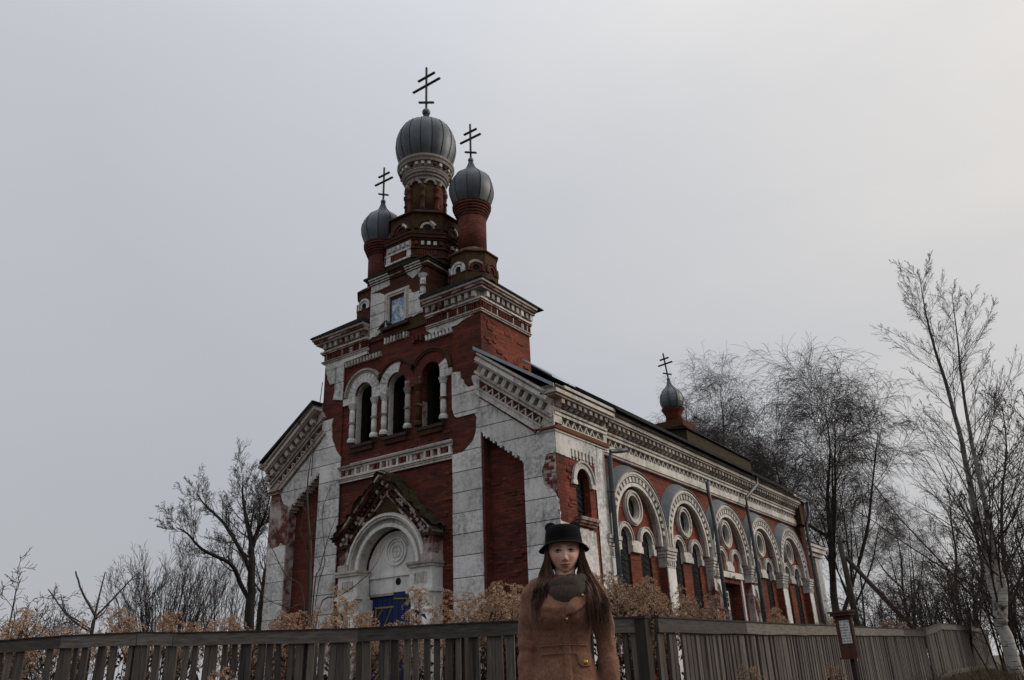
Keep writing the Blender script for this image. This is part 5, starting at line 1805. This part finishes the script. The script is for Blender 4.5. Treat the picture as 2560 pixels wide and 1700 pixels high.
for x_, y_, D in ((1830, 1545, 11), (1800, 1540, 11.5), (1945, 1526, 12), (1965, 1530, 12.2), (1935, 1545, 12), (2035, 1535, 14), (2050, 1545, 14.5), (2090, 1553, 15), (2180, 1560, 18), (2215, 1556, 19), (2245, 1550, 19), (2260, 1560, 20), (2005, 1555, 13)):
    put(rr.choice((1, 3, 0)), x_, D, at(x_, y_, D).z, SB, SG)
put(4, 975, 7.6, at(975, 1640, 7.6).z, 'single dried goldenrod sprig in front of the fence pickets below the blue door', 'goldenrod sprigs in front of the fence')
put(4, 1845, 7.9, at(1845, 1578, 7.9).z, 'single dried goldenrod sprig hanging in front of the right-hand pickets near the corner', 'goldenrod sprigs in front of the fence')
put(4, 575, 8.5, at(575, 1578, 8.5).z, 'single dried goldenrod sprig crossing the left fence rail below the forked tree', 'goldenrod sprigs in front of the fence')
put(4, 2060, 9.6, at(2065, 1592, 9.6).z, 'single dried goldenrod sprig before the pickets left of the notice board', 'goldenrod sprigs in front of the fence')


# ------------------------------------------------------------------ withered grass and brush low down
rod_mat('dry_grass', (.10, .075, .040), (.045, .034, .020))


def grass(name, label, spots, n, h, seed, mat='dry_grass'):
    rr = random.Random(seed)
    mm = MB()
    for k in range(n):
        x0, x1, y0, y1 = rr.choice(spots)
        x, y = rr.uniform(x0, x1), rr.uniform(y0, y1)
        g = gz(x, y)
        hh = h * rr.uniform(.4, 1.1)
        a = rr.uniform(0, 2 * PI)
        w = V((math.cos(a), math.sin(a), 0)) * rr.uniform(.003, .006)
        l = V((rr.gauss(0, .35), rr.gauss(0, .35), 0)) * hh
        b = len(mm.v)
        q = V((x, y, g - .01))
        mm.v += [q - w, q + w, q + l * .4 + V((0, 0, hh * .7)) + w * .6, q + l * .4 + V((0, 0, hh * .7)) - w * .6, q + l + V((0, 0, hh))]
        mm.f += [[b, b + 1, b + 2, b + 3], [b + 3, b + 2, b + 4]]
    o = mm.build(name, mat, None, recalc=False)
    return tag(o, label, 'grass', None, 'stuff')


grass('dry_grass', 'withered brown grass growing along the foot of the fence', [(-4, 6, -11.5, -8), (5.2, 7.5, -8, 6), (-2, 5.5, -8.6, -5), (6, 13, -9, 4), (6, 12, 2, 14)], 26000, .55, 101)
grass('dry_grass', 'matted tall dry grass behind the left fence', [(-5, 5.5, -9.8, -6.5)], 9000, .9, 102)


# ------------------------------------------------------------------ the woman in the brown coat
def skin_mat():
    t = NT('skin', .55, 0, .3)
    a = t.N.new('ShaderNodeAttribute'); a.attribute_name = 'tint'
    n = t.noise(60, 4)
    t.col(t.mix(t.rng(n, .3, .7, 0, .14), a.outputs['Color'], (.20, .07, .05)))
    t.b.inputs['Subsurface Weight'].default_value = .12
    t.b.inputs['Subsurface Radius'].default_value = (.01, .004, .002)
    M['skin'] = t.m


def wool_mat(name, a, b, scale=90, rough=1.0, bump=.5, sheen=.0):
    t = NT(name, rough, 0, .1)
    f = t.noise(scale, 4, .7)
    g = t.noise(9, 5, .6)
    c = t.mix(t.rng(f, .35, .65), a, b)
    c = t.mix(t.rng(g, .4, .65, 0, .35), c, tuple(x * .6 for x in b))
    t.col(c)
    t.b.inputs['Sheen Weight'].default_value = sheen
    t.b.inputs['Sheen Roughness'].default_value = .6
    t.bump(t.math('ADD', t.math('MULTIPLY', f, .35), t.noise(11, 4, .6)), bump, .012)
    M[name] = t.m


skin_mat()
wool_mat('coat_wool', (.225, .112, .074), (.132, .064, .043), sheen=.08)
wool_mat('hat_felt', (.007, .007, .008), (.004, .004, .005), 150, 1.0, .2)
wool_mat('trousers', (.012, .012, .015), (.008, .008, .01), 120)
simple('leather_boot', (.02, .012, .008), .5)
simple('brass', (.55, .34, .06), .3, .9, .2, 8, spec=.5)
simple('eye_white', (.34, .29, .27), .5, 0, .1, 4, spec=.15)
simple('iris', (.010, .006, .004), .7, 0, .1, 4, spec=.1)
simple('brow', (.022, .011, .007), .9)


def scarf_mat():
    t = NT('scarf_knit', 1, 0, .1)
    w = t.N.new('ShaderNodeTexWave')
    w.inputs['Scale'].default_value = 62; w.inputs['Distortion'].default_value = 1.5
    w.bands_direction = 'Z'
    t.L.new(t.tc.outputs['Object'], w.inputs['Vector'])
    w2 = t.N.new('ShaderNodeTexWave')
    w2.inputs['Scale'].default_value = 55; w2.inputs['Distortion'].default_value = 1.0
    w2.bands_direction = 'X'
    t.L.new(t.tc.outputs['Object'], w2.inputs['Vector'])
    k = t.math('MULTIPLY', w.outputs['Fac'], w2.outputs['Fac'])
    n = t.noise(30, 4)
    c = t.mix(t.rng(k, .0, .6), (.055, .043, .037), (.155, .126, .110))
    c = t.mix(t.rng(n, .4, .7, 0, .4), c, (.055, .045, .04))
    t.col(c)
    t.bump(k, .9, .006)
    M['scarf_knit'] = t.m


scarf_mat()


def hair_mat():
    t = NT('hair', .5, 0, .35)
    n = t.noise(45, 3, .5, t.vec('Object', (1, 1, .08)))
    g = t.noise(6, 3)
    c = t.mix(t.rng(n, .35, .65), (.040, .018, .010), (.150, .066, .034))
    c = t.mix(t.rng(g, .45, .65, 0, .5), c, (.018, .009, .006))
    t.col(c)
    M['hair'] = t.m


hair_mat()
PB = at(1410, 1378, 3.9)
PER = thing('person', 'young woman in brown wool coat, grey cowl scarf and black hat with rounded ears', 'person', (PB.x, PB.y, gz(PB.x, PB.y)))
PER.rotation_euler = (0, 0, -YAW - .03)
EYE = PB.z - gz(PB.x, PB.y)
HZ = EYE + .005
HC = V((0, 0, HZ))
RX, RY, RZ = .0765, .094, .112


def LP(name, mb, mat, parent=PER, smooth=True, recalc=True):
    me = mb.build(name, mat, None, smooth, recalc=recalc)
    me.parent = parent
    return me


def gs(x, z, cx_, cz_, sx_, sz_):
    return math.exp(-((x - cx_) / sx_) ** 2 - ((z - cz_) / sz_) ** 2)


EZ, NZ, MZ = -.014, -.006, -.004               # eyes, nose and mouth heights relative to the head centre


def bumps(x, z):
    z = z - HZ
    b = 0
    b -= .010 * gs(x, z, 0, -.024 + NZ, .0080, .026)
    b -= .0135 * gs(x, z, 0, -.044 + NZ, .0090, .0115)            # nose
    for s in (-1, 1):
        b -= .0055 * gs(x, z, s * .0115, -.049 + NZ, .0055, .0065)   # nostrils
        b += .0120 * gs(x, z, s * .031, EZ, .017, .0105)          # eye sockets
        b -= .0040 * gs(x, z, s * .030, EZ + .021, .020, .008)    # brow
        b -= .0055 * gs(x, z, s * .039, -.045, .019, .018)        # cheeks
    zm = z - 5.0 * x * x - MZ
    b -= .0055 * gs(x, zm, 0, -.0705, .024, .0040)                # upper lip
    b -= .0062 * gs(x, zm, 0, -.0790, .020, .0046)                # lower lip
    b += .0048 * gs(x, zm, 0, -.0748, .026, .0015)
    b += .0030 * gs(x, z, 0, -.0900 + MZ, .018, .005)
    b -= .0075 * gs(x, z, 0, -.104, .018, .011)                   # chin
    return b


def head_pt(nx, ny, nz):
    t = max(0.0, -nz)
    sx = 1 - .34 * t ** 1.7 if nz < 0 else 1.0
    x = RX * nx * sx
    z = HC.z + RZ * nz
    back = 1.0 if ny < 0 else 1 - .15 * t
    y = RY * ny * back
    if ny < 0:
        y -= (.006 * (1 - nz * nz)) * (-ny)
        w = min(1, -ny * 1.8)
        y += bumps(x, z) * w
    return V((x, y, z))


def face_y(x, z):
    nz = max(-.99, min(.99, (z - HC.z) / RZ))
    t = max(0, -nz)
    sx = 1 - .34 * t ** 1.7 if nz < 0 else 1
    nx = x / (RX * sx)
    ny = -math.sqrt(max(.01, 1 - nx * nx - nz * nz))
    return head_pt(nx, ny, nz).y


def build_body():
    m = MB()
    n1, n2 = 110, 100
    cols = []
    SK = V((.76, .485, .395))
    for j in range(n1 + 1):
        ph = PI * j / n1
        for i in range(n2):
            th = 2 * PI * i / n2
            q = head_pt(math.sin(ph) * math.cos(th), math.sin(ph) * math.sin(th), math.cos(ph))
            m.v.append(q)
            c = SK.copy()
            if q.y < 0:
                z = q.z - HZ
                for s in (-1, 1):
                    k = .50 * gs(q.x, z, s * .038, -.046, .018, .017)
                    c = c.lerp(V((.62, .24, .19)), k)
                    c = c.lerp(V((.26, .115, .085)), .60 * gs(q.x, z, s * .031, EZ + .003, .018, .010))  # shade of the eye sockets and upper lids painted into the skin
                c = c.lerp(V((.62, .26, .20)), .4 * gs(q.x, z, 0, -.050, .010, .012))
                zm = z - 5.0 * q.x * q.x - MZ
                lip = min(1, gs(q.x, zm, 0, -.0705, .0240, .0036) ** .7 + gs(q.x, zm, 0, -.0790, .020, .0044) ** .7)
                c = c.lerp(V((.40, .11, .10)), max(0, min(1, (lip - .35) * 2.2)))
                c = c.lerp(V((.10, .028, .022)), .85 * gs(q.x, zm, 0, -.0748, .025, .0013))
                for s in (-1, 1):
                    c = c.lerp(V((.16, .05, .04)), .8 * gs(q.x, z, s * .0085, -.0605, .004, .0028))
            cols.append(c)
    for j in range(n1):
        for i in range(n2):
            i2 = (i + 1) % n2
            m.f.append([j * n2 + i, j * n2 + i2, (j + 1) * n2 + i2, (j + 1) * n2 + i])
    # neck, trunk, limbs (under the clothes)
    def loft(pts, rad, n=14):
        m.tube([V(p) for p in pts], rad, n, True)
    loft([(0, .02, HZ - .06), (0, .025, HZ - .13), (0, .03, HZ - .17), (0, .03, HZ - .24)], [.050, .048, .055, .10])
    loft([(-.02, .02, 1.33), (-.03, .02, 1.2), (-.03, .02, 1.05), (-.03, .02, .9), (-.03, .02, .78)], [.09, .10, .085, .11, .10])
    for s in (-1, 1):
        loft([(s * .09 - .012, .02, 1.31), (s * .145 - .012, .02, 1.28), (s * .178 - .012, .028, 1.13), (s * .180 - .012, .028, 1.04), (s * .180 - .012, -.002, .86)], [.035, .034, .032, .030, .026])
        loft([(s * .075 - .03, .02, .86), (s * .08 - .03, .01, .48), (s * .08 - .03, .03, .08)], [.075, .052, .035])
        # hand: palm, four unequal fingers and a thumb, gently curled
        h = V((s * .180 - .012, -.004, .86))
        loft([h, h + V((0, -.004, -.04)), h + V((0, -.010, -.085))], [.024, .030, .030], 10)
        for k, (o, L) in enumerate(((-.024, .066), (-.008, .075), (.008, .070), (.023, .054))):
            q = h + V((0, -.010 + o, -.080))
            loft([q, q + V((-s * .004, 0, -L * .45)), q + V((-s * .014, 0, -L * .78)), q + V((-s * .026, 0, -L))], [.0095, .0088, .008, .006], 8)
        q = h + V((0, -.032, -.025))
        loft([q, q + V((-s * .006, -.018, -.024)), q + V((-s * .012, -.024, -.052))], [.012, .010, .007], 8)
    o = LP('body', m, 'skin', PER, True)
    me = o.data
    at_ = me.color_attributes.new('tint', 'FLOAT_COLOR', 'POINT')
    for i, v in enumerate(me.vertices):
        c = cols[i] if i < len(cols) else SK
        at_.data[i].color = (c.x, c.y, c.z, 1)
    return o


body = build_body()


def sphere(c, r, n=12, sc=(1, 1, 1)):
    m = MB()
    for j in range(n + 1):
        t = PI * j / n
        for i in range(n * 2):
            a = PI * i / n
            m.v.append(V((c[0] + r * sc[0] * math.sin(t) * math.cos(a), c[1] + r * sc[1] * math.sin(t) * math.sin(a), c[2] + r * sc[2] * math.cos(t))))
    k = 2 * n
    for j in range(n):
        for i in range(k):
            m.f.append([j * k + i, j * k + (i + 1) % k, (j + 1) * k + (i + 1) % k, (j + 1) * k + i])
    return m


for s in (-1, 1):
    ex, ez = s * .0305, HZ + EZ - .001
    ey = face_y(ex, ez)
    e = LP('eye', sphere((ex, ey + .0072, ez), .0120, 12, (1.25, 1, .70)), 'eye_white', body)
    LP('iris', sphere((ex - .001, ey - .0018, ez + .0012), .0066, 8, (1, .45, .95)), 'iris', e)
    lash = MB().tube([V((ex + t * .0145, face_y(ex + t * .0145, ez + .0065 - .0065 * t * t) - .002, ez + .0068 - .0070 * t * t - .001 * s * t)) for t in (-1, -.6, -.2, .2, .6, 1)], [.001, .0022, .0027, .0027, .0023, .0012], 5)
    LP('upper_lash', lash, 'brow', body)
    LP('lower_lash', MB().tube([V((ex + t * .013, face_y(ex + t * .013, ez - .0068 + .005 * t * t) - .001, ez - .0068 + .005 * t * t)) for t in (-1, -.5, 0, .5, 1)], .0007, 4), 'brow', body)
    bt = MB().tube([V((s * xx, face_y(s * xx, HZ + zz) - .0012, HZ + zz)) for xx, zz in ((.012, EZ + .0165), (.020, EZ + .0185), (.030, EZ + .0200), (.040, EZ + .0190), (.049, EZ + .0150))], [.0010, .0018, .0019, .0015, .0008], 5)
    LP('eyebrow', bt, 'brow', body)

# hair: strands falling from under the hat over both shoulders
rr = random.Random(12)
hm = MB()


def strand(pts, r):
    hm.tube(pts, [r * .8, r, r, r * .85, r * .6, .0002], 3, False)


for k in range(1300):
    s = -1 if k % 2 else 1
    a = rr.uniform(.0, 1.0)                       # from beside the face (0) to the back (1)
    th = R(-8 + 95 * a)
    x0 = s * (RX + .004 + .006 * rr.random()) * math.cos(th * .7)
    y0 = -.028 + .100 * math.sin(max(0, th))
    top = V((x0, y0, HZ + .055))
    wv = rr.uniform(-1, 1)
    u = rr.random()
    if s > 0:                                      # image right: longer, blown outwards
        q1 = V((.069 + .030 * u, y0 - .006 * wv - .004, HZ - .045))
        q2 = V((.062 + .060 * u + .004 * wv, y0 * .6 - .018, HZ - .115))
        q3 = V((.090 + .066 * u, -.082 + .05 * a, HZ - .185))
        q4 = V((.094 + .088 * u, -.118 + .08 * a, HZ - .235 - .05 * rr.random()))
        q5 = q4 + V((.018 * wv + .006, -.002, -.015 - .13 * rr.random() ** 1.6))
    else:
        q1 = V((-(.069 + .028 * u), y0 - .006 * wv - .004, HZ - .045))
        q2 = V((-(.062 + .056 * u + .004 * wv), y0 * .6 - .016, HZ - .11))
        q3 = V((-(.090 + .056 * u), -.076 + .05 * a, HZ - .175))
        q4 = V((-(.100 + .060 * u), -.105 + .08 * a, HZ - .225 - .02 * rr.random()))
        q5 = q4 + V((.014 * wv, -.002, -.01 - .12 * rr.random() ** 1.6))
    ph_ = 5 * u + 3 * a                            # locks wave together
    q2.x += .006 * math.sin(ph_ * 2.3); q3.x += .009 * math.sin(ph_ * 2.3 + 1.3); q4.x += .010 * math.sin(ph_ * 2.3 + 2.6)
    q3.y += .006 * math.sin(ph_ * 3.1); q4.y += .008 * math.sin(ph_ * 3.1 + 1)
    fly = rr.random() < .05
    if fly:
        q3.x += rr.gauss(0, .016); q4.x += rr.gauss(0, .024); q5.x += rr.gauss(0, .030)
    strand([top, q1, q2, q3, q4, q5], .0009 if fly else rr.uniform(.0012, .0034))
# scalp shell below the hat line
sc_ = MB()
n1, n2 = 14, 36
for j in range(n1 + 1):
    ph = PI * (.18 + .62 * j / n1)
    for i in range(n2 + 1):
        th = R(-12 + 204 * i / n2)
        q = V((math.sin(ph) * math.cos(th), math.sin(ph) * math.sin(th), math.cos(ph)))
        sc_.v.append(V((q.x * (RX + .006), q.y * (RY + .008) + .004, HC.z + q.z * (RZ + .006))))
for j in range(n1):
    for i in range(n2):
        b_ = j * (n2 + 1) + i
        sc_.f.append([b_, b_ + 1, b_ + n2 + 2, b_ + n2 + 1])
hair = LP('hair', hm, 'hair', PER, True, False)
LP('hair_back', sc_, 'hair', hair)

# hat: domed crown, downturned brim, two rounded ears
BZ = HZ + .034
hat = MB()
prof = [(.0, .080), (.045, .0805), (.064, .078), (.077, .071), (.0842, .058), (.0865, .038), (.0885, .016), (.089, .0), (.098, -.006), (.110, -.011), (.118, -.015), (.122, -.017), (.119, -.021), (.107, -.017), (.092, -.010), (.086, -.004), (.084, .02)]
n = 48
for r, z in prof:
    for i in range(n):
        a = 2 * PI * i / n
        fr_ = math.sin(a)                              # -1 at the front
        k = max(0, (r - .088) / .038)
        droop = -.020 * k * (abs(math.cos(a)) ** 2) + (.006 * k if fr_ < -.5 else 0) - .012 * k * max(0, fr_)
        dent = -.010 * math.exp(-((r - .02) / .04) ** 2) if z > .0795 else 0
        hat.v.append(V((r * 1.0 * math.cos(a), (r + .012 * (z < .08)) * 1.14 * fr_ + .006, BZ + z + droop + dent)))
for j in range(len(prof) - 1):
    for i in range(n):
        hat.f.append([j * n + i, j * n + (i + 1) % n, (j + 1) * n + (i + 1) % n, (j + 1) * n + i])
hato = LP('hat', hat, 'hat_felt', PER, True)
for s in (-1, 1):
    LP('hat_ear', sphere((s * .057, .0, BZ + .073), .031, 12, (.95, .50, .85)), 'hat_felt', hato)
LP('hat_band', MB().lathe([(.0875, BZ + .002), (.0905, BZ + .003), (.0895, BZ + .022), (.087, BZ + .022)], (0, .008), 40), 'trousers', hato)

# coat: torso and sleeves fused into one cloth surface
coat = MB()
SEC = [(1.392, .060, .055, -.006, .030), (1.372, .098, .066, -.010, .026), (1.350, .132, .078, -.014, .022), (1.322, .152, .090, -.018, .018), (1.28, .160, .104, -.024, .010), (1.235, .152, .116, -.028, .000), (1.19, .147, .116, -.030, .002), (1.14, .135, .100, -.031, .010), (1.09, .126, .090, -.031, .016), (1.05, .127, .090, -.031, .018), (1.00, .136, .100, -.031, .018), (.93, .155, .115, -.030, .018), (.84, .185, .130, -.030, .018), (.70, .200, .140, -.030, .018), (.56, .215, .150, -.030, .018)]
n = 48
for z, w, d, cx_, cy_ in SEC:
    for i in range(n):
        a = 2 * PI * i / n
        c, s_ = math.cos(a), math.sin(a)
        e = .86
        x = math.copysign(abs(c) ** e, c) * w; y = math.copysign(abs(s_) ** e, s_) * d
        if s_ < 0:
            for sg in (-1, 1):                          # bust
                y -= .024 * gs(x, z, sg * .062, 1.215, .05, .045)
            y += .006 * gs(x, z, 0, 1.215, .022, .05)
        coat.v.append(V((x + cx_, y + cy_, z)))
for j in range(len(SEC) - 1):
    for i in range(n):
        coat.f.append([j * n + i, j * n + (i + 1) % n, (j + 1) * n + (i + 1) % n, (j + 1) * n + i])
coat.f.append(list(range(n))[::-1])
coat.f.append([(len(SEC) - 1) * n + i for i in range(n)])
for s in (-1, 1):
    pts, rad = [], []
    key = [(.085, .022, 1.352, .042), (.122, .020, 1.337, .048), (.152, .020, 1.300, .053), (.164, .022, 1.22, .050), (.178, .028, 1.13, .048), (.180, .030, 1.06, .047), (.184, .018, .99, .046), (.185, .002, .92, .044), (.185, -.006, .865, .045)]
    for i in range(len(key) - 1):
        for k in range(6):
            t = k / 6
            a, b_ = key[i], key[i + 1]
            q = [a[j] + (b_[j] - a[j]) * t for j in range(4)]
            zz = q[2]
            wr = .0035 * math.sin(zz * 95 + s) * math.exp(-((zz - 1.05) / .07) ** 2) + .0022 * math.sin(zz * 60 + 2 * s) * math.exp(-((zz - 1.24) / .06) ** 2)
            pts.append(V((s * q[0] - .012, q[1], zz))); rad.append(q[3] + wr)
    pts.append(V((s * key[-1][0] - .012, key[-1][1], key[-1][2]))); rad.append(key[-1][3])
    coat.tube(pts, rad, 24, True, V((0, 1, 0)))
co = LP('coat', coat, 'coat_wool', PER, True)
rm = co.modifiers.new('fuse', 'REMESH'); rm.mode = 'VOXEL'; rm.voxel_size = .0065; rm.use_smooth_shade = True
sm = co.modifiers.new('soften', 'SMOOTH'); sm.factor = .5; sm.iterations = 7
tx = bpy.data.textures.new('cloth_folds', 'CLOUDS'); tx.noise_scale = .085; tx.noise_depth = 2
dp = co.modifiers.new('folds', 'DISPLACE'); dp.texture = tx; dp.strength = .02; dp.mid_level = .5; dp.texture_coords = 'LOCAL'


def torso_y(x, z):
    for (a, b_) in zip(SEC[:-1], SEC[1:]):
        if b_[0] <= z <= a[0]:
            t = (a[0] - z) / (a[0] - b_[0])
            w, d, cx_, cy_ = [a[k] + (b_[k] - a[k]) * t for k in range(1, 5)]
            u = max(-.98, min(.98, (x - cx_) / w))
            y = -d * (1 - abs(u) ** (2 / .86)) ** (.86 / 2)
            xx = x - cx_
            for sg in (-1, 1):
                y -= .024 * gs(xx, z, sg * .062, 1.215, .05, .045)
            y += .006 * gs(xx, z, 0, 1.215, .022, .05)
            return y + cy_
    return -.1


def cloth_patch(outline, off, nx=14, nz=14, name='lapel', mat='coat_wool', parent=co, lift=None):
    """a flap of cloth lying on the coat: outline given as rows (z, x_left, x_right)"""
    m = MB()
    rows = []
    for i in range(nz + 1):
        t = i / nz * (len(outline) - 1)
        k = min(int(t), len(outline) - 2); f = t - k
        rows.append([outline[k][j] + (outline[k + 1][j] - outline[k][j]) * f for j in range(3)])
    for layer in (0, 1):
        for ri, (z, a, b_) in enumerate(rows):
            for i in range(nx + 1):
                u = i / nx
                x = a + (b_ - a) * u
                o = off if layer else .001
                ed = min(1, 6 * min(u, 1 - u) + .35)
                li = lift(u, ri / nz) if lift else 0
                m.v.append(V((x, torso_y(x, z) - o * ed - (li if layer else li * .6), z)))
    k = (nx + 1) * (nz + 1)
    for r_ in range(nz):
        for i in range(nx):
            b_ = r_ * (nx + 1) + i
            m.f.append([k + b_, k + b_ + 1, k + b_ + nx + 2, k + b_ + nx + 1])
            m.f.append([b_, b_ + nx + 1, b_ + nx + 2, b_ + 1])
    rim = [r_ * (nx + 1) for r_ in range(nz + 1)] + [nz * (nx + 1) + i for i in range(1, nx + 1)] + [r_ * (nx + 1) + nx for r_ in range(nz - 1, -1, -1)] + [i for i in range(nx - 1, 0, -1)]
    for a, b_ in zip(rim, rim[1:] + rim[:1]):
        m.f.append([a, b_, b_ + k, a + k])
    return LP(name, m, mat, parent, True)


lp = cloth_patch([(1.350, .090, .135), (1.325, .070, .146), (1.295, .038, .138), (1.262, .008, .108), (1.228, -.010, .062), (1.200, -.013, .012)], .013, 16, 16, 'lapel', lift=lambda u, v: .008 * (1 - u) ** 2)
cloth_patch([(1.205, -.030, .004), (1.10, -.034, .002), (1.00, -.034, .002), (.80, -.034, .002), (.60, -.034, .002)], .007, 6, 30, 'placket')
pk = cloth_patch([(1.040, .022, .092), (1.02, .024, .098), (1.0, .028, .100), (.985, .045, .088)], .011, 12, 8, 'pocket_flap')
for z in (1.078, 1.042):
    LP('waist_seam', MB().tube([V((x / 100 - .03, torso_y(x / 100 - .03, z) - .0075, z - .00004 * x * x)) for x in range(-11, 12)], .0022, 5), 'coat_wool', co)


def button(x, z, r, off):
    y = torso_y(x, z) - off
    LP('button', MB().tube([V((x, y + .004, z)), V((x, y - .003, z)), V((x, y - .0045, z))], [r, r, r * .7], 16), 'brass', co)


button(.070, 1.285, .0062, .026)
button(.064, 1.003, .0105, .015)
LP('zip_pull', MB().tube([V((-.010, torso_y(-.01, 1.185) - .013, 1.190)), V((-.010, torso_y(-.01, 1.175) - .016, 1.174))], [.0045, .003], 6), 'brass', co)
# cowl scarf: two slumped loops
sc2 = MB()
n, k = 64, 18
for lp_, (R0, RYs, z0, rx_, rz_, tilt, yo) in enumerate(((.080, .086, HZ - .192, .038, .050, .014, .002), (.074, .080, HZ - .152, .034, .034, .012, .004))):
    b_ = len(sc2.v)
    for i in range(n):
        a = 2 * PI * i / n
        cx_, sy = math.cos(a), math.sin(a)
        front = max(0, -sy)
        for j in range(k):
            q = 2 * PI * j / k
            wob = 1 + .10 * noise.noise(V((cx_ * 2.2, sy * 2.2, q * .7 + lp_ * 7)))
            rad = R0 + rx_ * wob * math.cos(q)
            rd = RYs + rx_ * wob * math.cos(q)
            z = z0 + rz_ * wob * math.sin(q) * (1 + .12 * front) - .016 * front + tilt * cx_ * (1 if sy < .4 else .4)
            sc2.v.append(V((rad * cx_ + .002, rd * sy + yo, z)))
    for i in range(n):
        for j in range(k):
            i2, j2 = (i + 1) % n, (j + 1) % k
            sc2.f.append([b_ + i * k + j, b_ + i2 * k + j, b_ + i2 * k + j2, b_ + i * k + j2])
LP('scarf', sc2, 'scarf_knit', PER, True)
# trousers and boots, below the frame
for s in (-1, 1):
    LP('trouser_leg', MB().tube([V((s * .075 - .03, .02, .88)), V((s * .082 - .03, .012, .48)), V((s * .085 - .03, .03, .12))], [.085, .060, .052], 16), 'trousers', PER)
    bo = MB().tube([V((s * .085 - .03, .035, .30)), V((s * .085 - .03, .035, .10)), V((s * .085 - .03, .030, .03)), V((s * .085 - .03, .030, .0))], [.050, .045, .048, .048], 16)
    bo.tube([V((s * .085 - .03, .05, .04)), V((s * .090 - .03, -.05, .045)), V((s * .095 - .03, -.12, .032)), V((s * .097 - .03, -.165, .028))], [.042, .043, .040, .018], 14)
    LP('boot', bo, 'leather_boot', PER)
